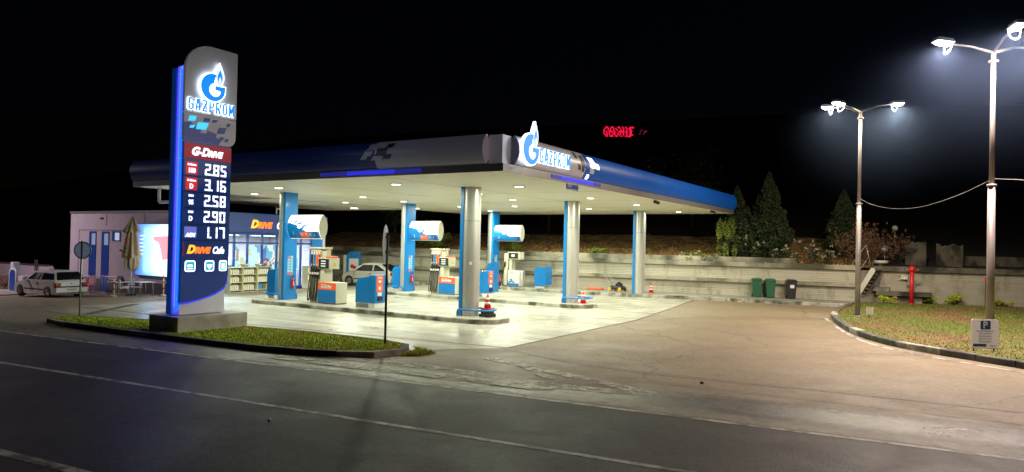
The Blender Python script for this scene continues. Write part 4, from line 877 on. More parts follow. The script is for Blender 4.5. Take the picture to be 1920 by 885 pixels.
s2 = dup(s1, (-4.75, 8.1, 0), label='blue service cabinet with orange stickers seen just right of the front steel column')
def blue_screen(label, loc, w=1.0, h=1.3, side=.35, grp='plain blue screens on the islands'):
    t = thing('blue_screen', label, 'screen panel', loc, group=grp)
    MB().prism(rrect(0, w*.62, .12, h, (.1, 0, 0, .25), 5), FY(0), -.04, 0).build('front_panel', M['blue'], t, bevel=.008)
    MB().box(w*.62+.002, w*.62+.05, .01, side*1.6, .2, h+.06).build('side_panel', M['blue'], t, bevel=.01); MB().box(.06, w*.55, .045, .09, 0, .115).build('foot', M['white'], t)
    return t
blue_screen('tall narrow blue screen left of the nearest blue column', (-11.35, -.1, 0), .8, 1.35)
blue_screen('blue screen left of the middle blue column', (-11.25, 8.5, 0), .8, 1.35)
blue_screen('blue curved screen right of the gas pump by the back wall', (-6.9, 17.2, 0), 1.3, 1.33, .5)
blue_screen('small blue screen top showing behind the service cabinet by the front steel column', (-5.1, 9.0, 0), .6, 1.75)
# blue poster stand
q = (-21.5, 15.1, gz(-21.5)); t = thing('poster_stand', 'blue poster stand by the silver car, with a red and white poster', 'poster stand', q, math.radians(30))
MB().prism(rrect(0, 1.05, .05, 2.35, (0, 0, 0, .45), 6), FY(0), -.12, 0).build('stand', M['blue'], t, bevel=.01); MB().box(-.2, -.003, .0, .12, 0, 2.1).build('side_post', M['cream'], t)
p_ = MB().box(.2, .9, -.012, -.002, .75, 1.85).build('poster', M['white'], t); b = MB()
b.lathe([(.001, 0), (.14, .0), (.14, .006), (.001, .006)], (.45, -.02, 1.3), 12, 0, 'y'); b.lathe([(.001, 0), (.14, .0), (.14, .006), (.001, .006)], (.65, -.02, 1.2), 12, 0, 'y'); b.box(.25, .85, -.018, -.0125, .80, .95); b.build('poster_print', M['red'], p_)
# blue guard hoops
def hoop(loc, label):
    t = thing('guard_rail', label, 'guard rail', loc, group='blue guard rails round the steel columns')
    MB().tube(smooth3([(0, -.5, .01), (0, -.5, .22), (.06, -.5, .26), (1.0, -.5, .26), (1.28, -.3, .26), (1.28, .3, .26), (1.0, .5, .26), (.06, .5, .26), (0, .5, .22), (0, .5, .01)], 2), .038, 8).build('rail', M['blue'], t)
    return t
hoop((-.02, 0, 0), 'blue guard rail round the foot of the nearest steel column'); hoop((-.02, 8.48, 0), 'blue guard rail round the foot of the middle steel column')
t = hoop((-10.0, 0, 0), 'blue guard rail on the outer side of the nearest blue column'); t.rotation_euler = (0, 0, PI)
t = hoop((-10.0, 8.48, 0), 'blue guard rail on the outer side of the middle blue column'); t.rotation_euler = (0, 0, PI)
# fire extinguishers
for (x, y, z, lab) in ((-9.84, .12, .5, 'red fire extinguisher hanging low on the nearest blue column'), (-9.84, 8.55, .45, 'red fire extinguisher hanging low on the middle blue column'), (-9.3, 16.75, .25, 'red fire extinguisher between the far blue column and the gas pump')):
    t = thing('fire_extinguisher', lab, 'fire extinguisher', (x, y, z)); MB().lathe([(.01, 0), (.075, .01), (.075, .42), (.05, .48), (.02, .5)], (0, 0, 0), 12).build('cylinder', M['red'], t)
    MB().lathe([(.022, .5), (.022, .56)], (0, 0, 0), 8).box(-.02, .09, -.015, .015, .56, .59).build('valve', M['black'], t); MB().tube(smooth3([(.03, 0, .55), (.12, 0, .5), (.1, 0, .2)]), .012, 6).build('hose', M['black'], t); MB().box(.0755, .078, -.04, .04, .15, .32).build('label_plate', M['white'], t)
    if z < .3: MB().box(-.08, .08, -.08, .08, -.25, 0).build('stand', M['darkmetal'], t)
# traffic cones
def cone(label, h=.5):
    t = thing('traffic_cone', label, 'cone', (0, 0, 0), group='traffic cones'); k = h/.5
    MB().lathe([(.13*k, .03*k), (.03*k, h), (.02*k, h+.005)], (0, 0, 0), 16).build('cone_body', M['red'], t); b = MB().box(-.17*k, .17*k, -.17*k, .17*k, 0, .03*k); b.build('base', M['red'], t, bevel=.008)
    for z in (.15, .3): r = .13*k-(.1*k)*(z-.03)/.47+.004; MB().lathe([(r, z*k), (r-.017*k, (z+.08)*k)], (0, 0, 0), 16).build('white_band', M['white'], t)
    return t
c1 = cone('traffic cone raised on a dark base beside the nearest steel column', .55); c1.location = (.95, .1, .30)
tag(MB().box(-.24, .24, -.24, .24, 0, .12).box(-.19, .19, -.19, .19, .12, .30).build('rubber_block', M['black'], None, bevel=.02), 'black rubber block under the traffic cone by the nearest steel column', 'rubber block').location = (.95, .1, .0)
c2 = dup(c1, (.85, 8.5, .0), label='traffic cone behind the guard rail of the middle steel column')
c3 = dup(c1, (.35, 18.9, .0), label='small traffic cone standing alone on the footway right of the last column')
# ------------------------------------------------------------------ shop building
SO = (-22, 4, -.3); SX = -18.0
sh = thing('shop_building', 'flat roofed white shop with a dark blue glazed front behind the pumps', 'building', SO)
ft = FX(SX, *SO)
b = MB(); b.box(-29.4, SX-.3, 0, .2, .25, 4.04); b.box(-29.4, -29.2, .2, 9.7, -.9, 4.04); b.box(-29.2, SX-.001, 9.5, 9.7, -.5, 4.04); b.build('wall', M['stucco'], sh, SO)
MB().box(-29.42, SX-.31, -.02, .18, -.9, .25).build('plinth', M['plinth'], sh, SO)
MB().box(-29.45, SX-.32, -.05, 9.75, 4.045, 4.16).build('roof', M['trim'], sh, SO)
MB().box(SX-.3, SX, -.03, .3, -.3, 3.1).build('corner_post', M['bluedk'], sh, SO)
sg = MB().box(SX-.6, SX+.12, -.06, 9.74, 3.10, 4.2).build('sign_band', M['bluedk'], sh, SO, bevel=.01)
f2_ = FX(SX+.122, *SO); l = at(470, 425, 0, SX+.12); 
text('lettering', 'D', f2_, l.y, 3.38, .62, M['lityellow'], sg, 0, .03, shear=.3, bold=.03); text('lettering', 'RIVE', f2_, l.y+.48, 3.38, .47, M['litorange'], sg, 0, .03, shear=.3, bold=.025, xs=1.0); text('lettering', 'Cafe', f2_, l.y+1.78, 3.36, .58, M['digit'], sg, 0, .03, shear=.3, bold=.02, xs=.85)
yg = [.3, 1.3, 2.2, 3.05, 3.93, 4.93, 5.98, 7.0, 7.8, 8.6]
fm = MB(); fm.box(SX-.14, SX-.02, .3, 8.6, 2.98, 3.098); fm.box(SX-.14, SX-.02, .3, 8.6, 2.46, 2.56); fm.box(SX-.14, SX-.02, .3, 8.6, -.22, -.05)
for y in yg: fm.box(SX-.13, SX-.01, y-.045, y+.045, -.2, 3.097)
fm.build('window_frame', M['bluedk'], sh, SO)
for a, c in zip(yg[:-1], yg[1:]):
    b = MB(); b.box(SX-.09, SX-.08, a+.046, c-.046, -.049, 2.459); b.box(SX-.09, SX-.08, a+.046, c-.046, 2.561, 2.979); b.build('pane', M['glass'], sh, SO)
for i, (y0, y1, z0, z1, k) in enumerate(((3.1, 3.45, .9, 2.3, 'poster_a'), (3.48, 3.85, .8, 1.7, 'poster_b'), (4.05, 4.85, 1.1, 2.4, 'poster_b'), (5.05, 5.9, .6, 2.4, 'poster_a'), (6.1, 6.9, .9, 2.2, 'poster_b'), (7.1, 7.7, .9, 2.4, 'poster_a'))):
    MB().box(SX-.16, SX-.15, y0, y1, z0, z1).build('window_poster', M[k], sh, SO)
b = MB(); b.box(-28.9, -18.25, .25, 9.45, -.26, -.24); b.build('floor', M['footway'], sh, SO)
MB().box(-28.9, -18.35, .25, 9.45, 2.95, 3.0).build('ceiling', M['soffit'], sh, SO)
MB().box(-23.2, -23.0, .25, 9.45, -.24, 2.95).build('inner_wall', M['stucco'], sh, SO)
for y in (1.8, 4.4, 7.0): MB().box(-21.6, -19.6, y-.12, y+.12, 2.93, 2.948).build('ceiling_lamp', emis('shop_tube', (.85, .95, 1), 7), sh, SO)
area('shop_lamp', (-20.2+22, 4.4-4, 2.85+.3), 1300, (.85, .95, 1), 2.0, sh, shape='RECTANGLE', sy=7)
MB().box(SX-.10, SX-.01, 8.65, 9.73, -.4, 3.09).build('end_panel', M['blue'], sh, SO)
MB().tube([(SX+.3, 5.6, 4.62), (SX+.3, 5.6, 4.25)], .03).box(SX+.26, SX+.34, 5.6, 5.9, 4.5, 4.56).build('light_bracket', M['white'], sh, SO)
# doors and small windows of the white side
for (x0, x1, lab) in ((-27.27, -26.72, None), (-25.92, -25.35, None)):
    x0, x1 = x0+.05, x1+.25
    d = MB().box(x0, x1, -.03, -.001, -.45, 2.98).build('door', M['bluedk'], sh, SO)
    MB().box(x0+.3, x1-.06, -.04, -.032, 2.2, 2.86).build('pane', mat('door_pane', (.35, .45, .6), .3, emit=(.35, .5, .7), estr=.25), d, SO); MB().tube([(x0+.1, -.07, 1.0), (x0+.1, -.07, 1.2)], .015).build('handle', M['galv'], d, SO)
for (x0, x1) in ((-24.75, -23.95), (-23.3, -22.85)):
    w = MB().box(x0, x1, -.04, -.001, 2.45, 3.0).build('window', M['bluedk'], sh, SO); MB().box(x0+.3 if x1-x0 > .6 else x0+.1, x1-.06, -.05, -.042, 2.5, 2.92).build('pane', mat('window_pane', (.4, .5, .6), .2, emit=(.55, .65, .75), estr=.6 if x1-x0 > .6 else .02), w, SO)
MB().box(-28.42, -22.0, -.012, -.001, 3.04, 3.07).box(-28.42, -28.39, -.012, -.001, .25, 3.04).build('wall_groove', M['plinth'], sh, SO)
MB().tube([(-25.4, -.05, 3.95), (-25.38, -.05, 3.3)], .012).box(-26.1, -25.8, -.08, -.001, 3.72, 3.78).tube([(-21.6, -.05, 4.0), (-21.58, -.05, 3.5)], .012).build('wall_cable', M['black'], sh, SO)
# backlit billboard
bb = thing('billboard', 'large glowing blue and white backlit poster on the white shop wall', 'billboard', (-20.5, -.1, .5))
bo = (-20.5, -.1, .5)
MB().box(-22.15, -18.6, -.16, -.03, .62, 3.44).build('frame', M['bluedk'], bb, bo)
MB().box(-22.12, -18.63, -.175, -.161, .65, 3.41).build('lit_face', M['billboard'], bb, bo)
b = MB()
for i, z in enumerate((2.75, 2.55, 2.35, 2.15, 1.95, 1.75)): b.box(-21.75, -21.3-.05*(i % 3), -.18, -.176, z, z+.07)
b.build('poster_lines', emis('poster_line', (.7, .85, 1), 1.1), bb, bo)
MB().prism([(-20.5, 2.75), (-19.1, 2.8), (-18.8, 2.6), (-18.9, 1.6), (-19.6, 1.5), (-19.8, 2.1), (-20.0, 2.45), (-20.4, 2.55)], FY(-.176, *bo), 0, .004).build('poster_shape', emis('poster_red', (1, .12, .12), 1.1), bb)
area('billboard_glow', (.3, -.2, 1.5), 70, (.55, .75, 1), 2.4, bb, rot=(math.radians(90), 0, 0), shape='RECTANGLE', sy=2.4)

# racks with bottles before the shop
def rack(y0, w, h, label, x=-17.35, z0=G):
    o = (x, y0+w/2, z0); t = thing('shelf_rack', label, 'rack', o, group='goods racks before the shop window')
    b = MB(); b.box(x-.25, x-.22, y0, y0+w, z0, z0+h); b.box(x-.22, x+.25, y0, y0+.03, z0, z0+h); b.box(x-.22, x+.25, y0+w-.03, y0+w, z0, z0+h); b.box(x-.22, x+.25, y0+.03, y0+w-.03, z0+h-.03, z0+h); b.build('rack_frame', M['shelf'], t, o)
    for k in range(3): MB().box(x-.22, x+.24, y0+.03, y0+w-.03, z0+.08+k*.43, z0+.11+k*.43).build('shelf', M['shelf'], t, o)
    return t
def bottle_proto():
    t = thing('bottle', 'pale plastic bottle of car fluid standing in a rack before the shop', 'bottle', (0, 0, 0), group='bottles in the goods racks')
    MB().box(-.09, .09, -.055, .055, 0, .25).lathe([(.05, .25), (.028, .30), (.024, .32)], (0, 0, 0), 8).build('bottle_body', M['goods_pale'], t, bevel=.015); MB().lathe([(.03, .31), (.03, .35)], (0, 0, 0), 8).build('cap', M['goods_dark'], t)
    return t
bp_ = bottle_proto(); first = True
for r_i, (y0, w) in enumerate(((2.15, .8), (2.98, .93), (3.94, .93), (7.55, 1.0))):
    rack(y0, w, 1.36, ('leftmost goods rack before the shop window, beside the pylon', 'middle goods rack before the shop window', 'right goods rack of the three before the shop window', 'goods rack behind the hoses of the nearest pump')[r_i])
    for k in range(3):
        nb = int((w-.08)/.145)
        for j in range(nb):
            if r_i == 2 and k == 0: continue
            loc = (-17.25, y0+.11+j*.145, G+.111+k*.43)
            if first: bp_.location = loc; first = False
            else: dup(bp_, loc)
for (a, c, h, m_, lab) in ((4.0, 4.3, .3, 'goods_blue', 'pale blue box on the bottom shelf of the right goods rack'), (4.33, 4.55, .28, 'goods_dark', 'dark box on the bottom shelf of the right goods rack'), (4.58, 4.83, .3, 'yellow', 'yellow box on the bottom shelf of the right goods rack')):
    tag(MB().box(-.12, .12, -(c-a)/2, (c-a)/2, 0, h).build('goods_box', M[m_], bevel=.01), lab, 'box').location = (-17.3, (a+c)/2, G+.111)
# things on top of the racks
t = thing('flower_bouquet', 'red and white wrapped bouquet standing on the right goods rack', 'bouquet', (-17.35, 4.75, G+1.36)); b = MB()
for i in range(26): b.ball((random.gauss(0, .12), random.gauss(0, .16), .25+random.gauss(0, .09)), .05, 6, i % 2)
b.lathe([(.05, 0), (.14, .22)], (0, 0, 0), 8, 1); b.build('flowers', [M['red'], M['white']], t)
for y, lab in ((3.2, 'round pale basket on the middle goods rack'), (4.15, 'round pale basket on the right goods rack, left of the bouquet')):
    tag(MB().lathe([(.1, 0), (.2, .1), (.22, .16), (.2, .16), (.1, .03)], (0, 0, 0), 12).build('basket', M['cream']), lab, 'basket').location = (-17.35, y, G+1.36)
# interior racks
for i, (y, lab) in enumerate(((2.6, 'goods gondola inside the shop at its left end'), (5.2, 'goods gondola in the middle of the shop interior'), (7.6, 'goods gondola inside the shop at its right end'))):
    o = (-20.3, y, -.24); t = thing('gondola', lab, 'shelving', o); b = MB()
    b.box(-20.5, -20.45, y-.9, y+.9, -.24, 1.6)
    for k in range(4): b.box(-20.45, -20.05, y-.9, y+.9, -.1+k*.42, -.07+k*.42)
    b.build('shelving_frame', M['cream'], t, o); b = MB()
    for k in range(4):
        yy = y-.88
        while yy < y+.8: w = random.uniform(.08, .2); b.box(-20.44, -20.1, yy, yy+w, -.069+k*.42, -.069+k*.42+random.uniform(.2, .36)); yy += w+.01
    g_ = b.build('packed_goods', M['goods'], t, o); g_['kind'] = 'stuff'

# ------------------------------------------------------------------ forecourt furniture, left side
t = thing('parasol', 'closed cream parasol with red print beside the glowing billboard', 'parasol', (-20.7, -1.2, gz(-20.7)))
MB().tube([(0, 0, 0), (0, 0, 4.1)], .03).build('pole', M['white'], t); MB().lathe([(.28, 0), (.28, .08), (.05, .1)], (0, 0, 0), 16).build('base', M['concrete'], t)
def folds(rings, seed):
    random.seed(seed); ph = random.random()*6; out = []
    for r, z in rings: out.append([((r*(1+.28*math.sin(8*a+ph)+.12*math.sin(5*a+z*2)))*math.cos(a), (r*(1+.28*math.sin(8*a+ph)+.12*math.sin(5*a+z*2)))*math.sin(a), z+.05*math.sin(4*a)) for a in [2*PI*k/40 for k in range(40)]])
    return out
b = MB(); b.loft(folds([(.05, 4.12), (.16, 3.85), (.36, 3.35), (.30, 3.32), (.2, 3.3)], 1), 0, True); b.loft(folds([(.18, 3.5), (.26, 2.9), (.34, 2.3), (.38, 2.05), (.3, 2.0)], 2), 0, True); b.loft(folds([(.24, 2.2), (.3, 1.7), (.26, 1.4), (.18, 1.34)], 3), 0, True)
b.build('canopy_cloth', M['cloth'], t, fix=False); random.seed(11)
b = MB(); b.box(.10, .3, -.42, -.40, 2.75, 2.95); b.build('print', M['red'], t); MB().box(-.38, -.2, -.44, -.42, 2.3, 2.4).build('dark_print', M['black'], t); MB().box(.12, .3, -.44, -.42, 2.45, 2.5).build('dark_print', M['black'], t)
def barrier(label, w=2.2):
    t = thing('crowd_barrier', label, 'barrier', (0, 0, 0), group='steel crowd barriers by the white car'); b = MB()
    b.tube(smooth3([(0, 0, .05), (0, 0, .95), (.08, 0, 1.05), (w-.08, 0, 1.05), (w, 0, .95), (w, 0, .05)]), .022, 6); b.tube([(0, 0, .2), (w, 0, .2)], .018, 6); b.build('rail_frame', M['galv'], t)
    n = int(w/.13)
    for i in range(1, n): MB().tube([(i*w/n, 0, .2), (i*w/n, 0, 1.05)], .009, 5).build('bar', M['galv'], t)
    for x in (.1, w-.1): MB().box(x-.03, x+.03, -.28, .28, 0, .04).build('foot', M['galv'], t)
    return t
b1 = barrier('steel crowd barrier right of the white car, nearest the pylon'); b1.location = (-22.4, -2.35, gz(-22)); b1.rotation_euler = (0, 0, .02)
dup(b1, (-24.6, -2.2, gz(-24)), .02, 'steel crowd barrier behind the tail of the white car')
def bollard(loc, lab):
    t = thing('striped_post', lab, 'post', loc, group='red and white striped posts'); MB().lathe([(.16, 0), (.16, .06), (.05, .09)], (0, 0, 0), 12).build('base', M['cream'], t); MB().tube([(0, 0, .06), (0, 0, 1.05)], .035, 10).build('post', M['white'], t)
    for z in (.35, .65, .9): MB().lathe([(.038, z), (.038, z+.1)], (0, 0, 0), 10).build('red_band', M['red'], t)
    return t
bollard((-20.1, -2.4, gz(-20.1)), 'striped post at the right end of the crowd barriers'); bollard((-22.7, -2.5, gz(-22.7)), 'striped post between the two crowd barriers'); q = at(306, 555, 2, gz(-18.3)); bollard((q.x, q.y, gz(q.x)), 'striped post on a pale foot just left of the pylon')
t = thing('plastic_seat', 'orange plastic seat behind the crowd barrier by the blue doors', 'seat', (-25.6, -.9, gz(-25.6)))
MB().box(-.25, .25, -.25, .25, .4, .46).build('seat', M['orange'], t, bevel=.01); MB().box(-.25, .25, .2, .25, .461, .95).build('backrest', M['orange'], t, bevel=.01)
for a in (-.21, .21):
    for c in (-.21, .19): MB().box(a-.02, a+.02, c-.02, c+.02, 0, .4).build('leg', M['orange'], t)
def terrace_table(loc, lab):
    t = thing('terrace_table', lab, 'table', loc); MB().box(-.4, .4, -.4, .4, .70, .73).build('table_top', M['white'], t, bevel=.01)
    for a in (-.34, .34):
        for c in (-.34, .34): MB().tube([(a, c, 0), (a*.95, c*.95, .70)], .018, 6).build('leg', M['galv'], t)
def terrace_chair(loc, rz, lab):
    t = thing('terrace_chair', lab, 'chair', loc, rz, 'pale terrace chairs before the billboard'); MB().box(-.22, .22, -.22, .22, .42, .45).build('seat', M['white'], t, bevel=.01); MB().box(-.22, .22, .2, .225, .5, .86).build('backrest', M['white'], t, bevel=.01)
    for a in (-.2, .2):
        MB().tube([(a, -.2, 0), (a*.95, -.18, .42)], .015, 6).build('leg', M['galv'], t); MB().tube([(a, .24, 0), (a, .21, .5), (a, .21, .86)], .015, 6).build('leg', M['galv'], t)
terrace_table((-20.9, -1.7, gz(-20.9)), 'small white terrace table in front of the billboard, right of the parasol'); terrace_table((-19.4, -1.3, gz(-19.4)), 'small white terrace table beside the pylon edge')
terrace_chair((-21.3, -1.0, gz(-21.3)), .3, 'pale terrace chair closest to the parasol pole'); terrace_chair((-20.2, -1.2, gz(-20.2)), -.2, 'pale terrace chair between the two white tables'); terrace_chair((-19.9, -2.0, gz(-19.9)), 2.8, 'pale terrace chair standing in front of the gap between the tables')
tag(MB().prism([(-.22, 0), (.22, 0), (.22, .3), (-.22, .3)], lambda a, bb, c: (a, c+bb*.4, bb), 0, .02).prism([(-.22, 0), (.22, 0), (.22, .28), (-.22, .28)], lambda a, bb, c: (a, c+.24-bb*.4, bb), 0, .02).build('menu_card', M['black']), 'dark tent card standing on the terrace table by the parasol', 'menu card').location = (-20.85, -1.8, gz(-20.9)+.731)
# gas station corner on the far left
L_ = thing('gas_filling_point', 'far left blue curved screen with pale post and white border', 'screen panel', (-29.6, -3.1, gz(-29.6)))
MB().prism(rrect(-.1, .72, .05, 1.42, (.1, .1, .3, .35), 5), FY(0), -.05, 0).build('white_border', M['white'], L_); MB().prism(rrect(-.02, .66, .12, 1.34, (.1, .1, .25, .3), 5), FY(0), .002, .01).build('blue_screen', M['bluedk'], L_)
MB().box(-.1, .25, .06, .4, 0, 1.75).build('post', M['fasciagrey'], L_, bevel=.02); MB().box(.75, 1.3, .1, .6, 0, 1.0).build('cabinet', M['stucco'], L_, bevel=.02)
t = thing('low_wall', 'low white wall with rounded end at the far left behind the blue screen', 'wall', (-37, 1.2, gz(-37)))
b = MB(); b.prism(rrect(-7, 2.6, 0, 1.35, (0, 0, .3, 0), 5), FY(0), -.3, 0); b.build('wall_face', M['stucco'], t); MB().box(-7, 2.3, -.05, .35, 1.352, 1.42).build('cap', M['plinth'], t)
MB().tube([(.9, -.1, 1.0), (.9, -.1, 1.75)], .04).tube([(1.15, -.1, 1.0), (1.15, -.1, 1.75)], .04).build('pipes', M['plinth'], t)
b = MB(); b.box(-36, -26.6, -5.6, -2.2, gz(-30)-.1, gz(-30)+.16); o = b.build('kerb_island', M['footway']); o['kind'] = 'structure'
t = thing('berry_bush', 'reddish dry bush at the far left edge behind the blue screen', 'bush', (-31.3, -2.6, gz(-31)))
V = []; Fc = []
for k in range(1500):
    r = random.random()**.5*.55; a = random.uniform(0, 2*PI); z = random.uniform(.15, .95); s_ = .04; p = Vector((r*math.cos(a), r*math.sin(a), z)); d1 = Vector((random.gauss(0, 1), random.gauss(0, 1), random.gauss(0, 1))).normalized(); d2 = d1.cross(Vector((0, .3, 1))).normalized(); q = len(V); V += [tuple(p+d1*s_), tuple(p+d2*s_), tuple(p-d1*s_)]; Fc.append((q, q+1, q+2))
me = bpy.data.meshes.new('foliage'); me.from_pydata(V, [], Fc); me.materials.append(mat('red_leaf', (.3, .05, .03), .8, col2=(.15, .08, .04), nscale=9)); o = bpy.data.objects.new('foliage', me); COL.objects.link(o); o.parent = t
MB().tube([(0, 0, 0), (.02, 0, .5)], .02).build('stem', M['bark'], t)

# ------------------------------------------------------------------ cars
def make_car(label, paint, L, W, H, wb, fo, belt, hood, roof, cowl, rear, wr=.27, glass_front=None, round_=.05, group='parked cars'):
    """local: +x forward, origin on the ground midway between the axles; fo = front overhang"""
    t = thing('parked_car', label, 'car', (0, 0, 0), group=group)
    xf = wb/2+fo; xr = xf-L; fa, ra = wb/2, -wb/2; ar = wr+.06
    def arch(cx): return [(cx+ar*math.cos(a), wr+ar*math.sin(a)) for a in [PI-PI*i/10 for i in range(11)]]
    z0 = .2
    bottom = [(xr+.03, .32), (xr+.12, z0)]+[(ra-ar, z0)]+arch(ra)+[(ra+ar, z0), (fa-ar, z0)]+arch(fa)+[(fa+ar, z0), (xf-.08, z0+.02)]
    top = hood+[(cowl[0], belt+.02), (cowl[0]-.1, belt+.03), (rear[0]+.02, belt+.05)]+rear[1]
    poly = bottom+top
    b = MB()
    lay = [(-W/2+.12, .05), (-W/2+.0, .0)]
    cx_ = (xf+xr)/2; cz = .55
    rings = []
    for yy, k in ((-W/2+.10, .045), (-W/2+.02, .012), (-W/2, 0.03), (-W/2+.0, .0), (W/2-.0, .0), (W/2-.02, .012), (W/2-.10, .045)):
        pass
    def ring(yy, k):
        out = []
        for i, (x, z) in enumerate(poly):
            if i < len(bottom) and (abs(x-fa) <= ar+.01 or abs(x-ra) <= ar+.01): out.append((x, yy, z))
            else: out.append((x+(cx_-x)*k, yy, z+(cz-z)*k*1.2))
        return out
    rings = [ring(-W/2+.0, .05), ring(-W/2+.0, .05)]
    rs = [(-W/2, .045), (-W/2+.03, .018), (-W/2+.10, .004), (-W/2+.25, 0), (W/2-.25, 0), (W/2-.10, .004), (W/2-.03, .018), (W/2, .045)]
    rings = [ring(y, k) for y, k in rs]
    # plan curvature: pull nose and tail in toward the sides
    rr = []
    for (y, k), R_ in zip(rs, rings):
        e = (abs(y)/(W/2))**3; rr.append([(x-(.10*e*max(0, (x-fa)/fo) if x > fa else -.05*e*min(1, max(0, (ra-x)/.5))), yy, z) for x, yy, z in R_])
    b.loft(rr, 0, False); n = len(poly); b.add(rr[0], [tuple(range(n))]); b.add(rr[-1], [tuple(range(n))])
    body = b.build('body', M[paint], t); md = body.modifiers.new('bevel', 'BEVEL'); md.width = .012; md.segments = 2; md.limit_method = 'ANGLE'; md.angle_limit = .6
    MB().box(xr+.2, xf-.2, -W/2+.27, W/2-.27, z0-.02, belt-.1).build('underbody', M['black'], t)
    # greenhouse
    hb, ht = W/2-.06, W/2-.24; (rxf, rxr) = roof; zb = belt-.02
    base = [(cowl[0]+.02, hb), (rear[0], hb-.02)]
    K = 8; secs = []
    def rail(u):  # side line from windscreen foot over the roof to the tailgate foot
        pass
    P = glass_front
    A0 = (cowl[0]+.04, zb); A1 = (rxf, H-.03); Am = ((rxf+rxr)/2, H); A2 = (rxr, H-.04); A3 = (rear[0]-.02, zb+.03)
    def hw(z): v = (z-zb)/(H-zb); return hb+(ht-hb)*v**1.15
    mid = [((A0[0]*.5+A1[0]*.5)+.03, (A0[1]+A1[1])/2+.02), A1, (A1[0]-.25, H-.008), Am, (A2[0]+.2, H-.012), A2, ((A2[0]*.5+A3[0]*.5)-.03, (A2[1]+A3[1])/2)]
    line = [A0]+mid+[A3]
    b = MB(); rings = []
    for x, z in line:
        w = hw(z); c = .05 if z > H-.2 else .02
        rings.append([(x, -w, z-(.03 if z > H-.1 else 0)), (x, -w+c, z), (x, 0, z+.012), (x, w-c, z), (x, w, z-(.03 if z > H-.1 else 0))])
    b.loft(rings, 0, True, close=False)
    left = [r[0] for r in rings]; right = [r[4] for r in rings]
    n = len(left); b.add(left, [tuple(range(n))]); b.add(right, [tuple(range(n))]); rf = b.build('roof', M[paint], t, fix=True)
    # windows sit 6 mm proud of the greenhouse
    def side_glass(pts, sgn, name='window'):
        b = MB(); vs = [(x, sgn*(hw(z)+.008), z) for x, z in pts]; vi = [(x, sgn*(hw(z)-.01), z) for x, z in pts]; n = len(pts)
        b.add(vs+vi, [tuple(range(n)), tuple(range(n, 2*n))]+[(i, (i+1) % n, n+(i+1) % n, n+i) for i in range(n)]); b.build(name, M['carglass'], t)
    zt = H-.13; zl = zb+.06; bx = (A0[0]+A2[0])/2+.0
    f = lambda A, B, z: A[0]+(B[0]-A[0])*(z-A[1])/(B[1]-A[1])
    dsp = P[0]
    for sgn in (-1, 1):
        side_glass([(f(A0, A1, zl)-.12, zl), (f(A0, A1, zt)-.13, zt), (dsp+.04, zt+.01), (dsp+.03, zl)], sgn)
        side_glass([(dsp-.05, zl), (dsp-.06, zt+.01), (f(A3, A2, zt)+P[1], zt-.02), (f(A3, A2, zl)+P[2], zl+.04)], sgn)
    def cross_glass(Aa, Ab, v0, v1, out, name, ins=.07):
        b = MB(); vs = []; m_ = ((Aa[0]+Ab[0])/2+(.03 if out > 0 else -.03), (Aa[1]+Ab[1])/2+.02)
        pts = []
        for v in (v0, .5, v1):
            x = (1-v)**2*Aa[0]+2*v*(1-v)*(2*m_[0]-(Aa[0]+Ab[0])/2)+v*v*Ab[0]; z = Aa[1]+(Ab[1]-Aa[1])*v+.02*4*v*(1-v)
            pts.append((x, z))
        for x, z in pts:
            w = hw(z)-ins; vs += [(x+out*.012, -w, z+.012), (x+out*.014, 0, z+.026), (x+out*.012, w, z+.012)]
        b.add(vs, [(0, 1, 4, 3), (1, 2, 5, 4), (3, 4, 7, 6), (4, 5, 8, 7)], 0, True); b.build(name, M['carglass'], t)
    cross_glass(A0, A1, .06, .93, 1, 'windscreen'); cross_glass(A3, A2, .08, .88, -1, 'rear_window', .05)
    # wheels
    for x in (fa, ra):
        for sgn in (-1, 1):
            w = MB().lathe([(wr*.62, -.085), (wr*.95, -.09), (wr, -.06), (wr, .06), (wr*.95, .09), (wr*.62, .085)], (x, sgn*(W/2-.10), wr), 24, 0, 'y').build('wheel', M['tyre'], t)
            b = MB(); yo = sgn*(W/2-.10+.072); b.lathe([(wr*.64, -.012), (wr*.64, .012), (wr*.5, .014), (.05, .0), (.001, .02)], (x, yo, wr), 24, 0, 'y', False)
            for k in range(7):
                a = 2*PI*k/7; b.tube([(x+.04*math.cos(a), yo+sgn*.015, wr+.04*math.sin(a)), (x+wr*.56*math.cos(a), yo+sgn*.018, wr+wr*.56*math.sin(a))], .018, 5)
            b.build('rim', M['rim'], w)
    # trim
    for sgn in (-1, 1):
        y = sgn*(W/2+.004); MB().box(ra+ar+.02, fa-ar-.02, min(y, y-sgn*.03), max(y, y-sgn*.03), .40, .46).build('rub_strip', M['black'], t)
        b = MB()
        for x in (dsp-.02, cowl[0]-.15): b.box(x-.006, x+.006, min(sgn*(W/2+.001), sgn*(W/2-.01)), max(sgn*(W/2+.001), sgn*(W/2-.01)), .28, belt-.02)
        b.build('door_seam', M['black'], t); MB().box(dsp+.06, dsp+.2, min(y, y+sgn*.02), max(y, y+sgn*.02), belt-.14, belt-.1).build('door_handle', M['black'], t)
        m_ = MB().box(cowl[0]-.28, cowl[0]-.14, sgn*(W/2+.08)-.07, sgn*(W/2+.08)+.07, belt+.02, belt+.15).build('mirror', M[paint], t, bevel=.02)
        MB().box(xf-.34, xf-.085, min(sgn*(W/2-.42), sgn*(W/2-.13)), max(sgn*(W/2-.42), sgn*(W/2-.13)), .52, .66).build('headlight', M['litwhite'] if False else M['rim'], t, bevel=.02)
    return t, xf, xr
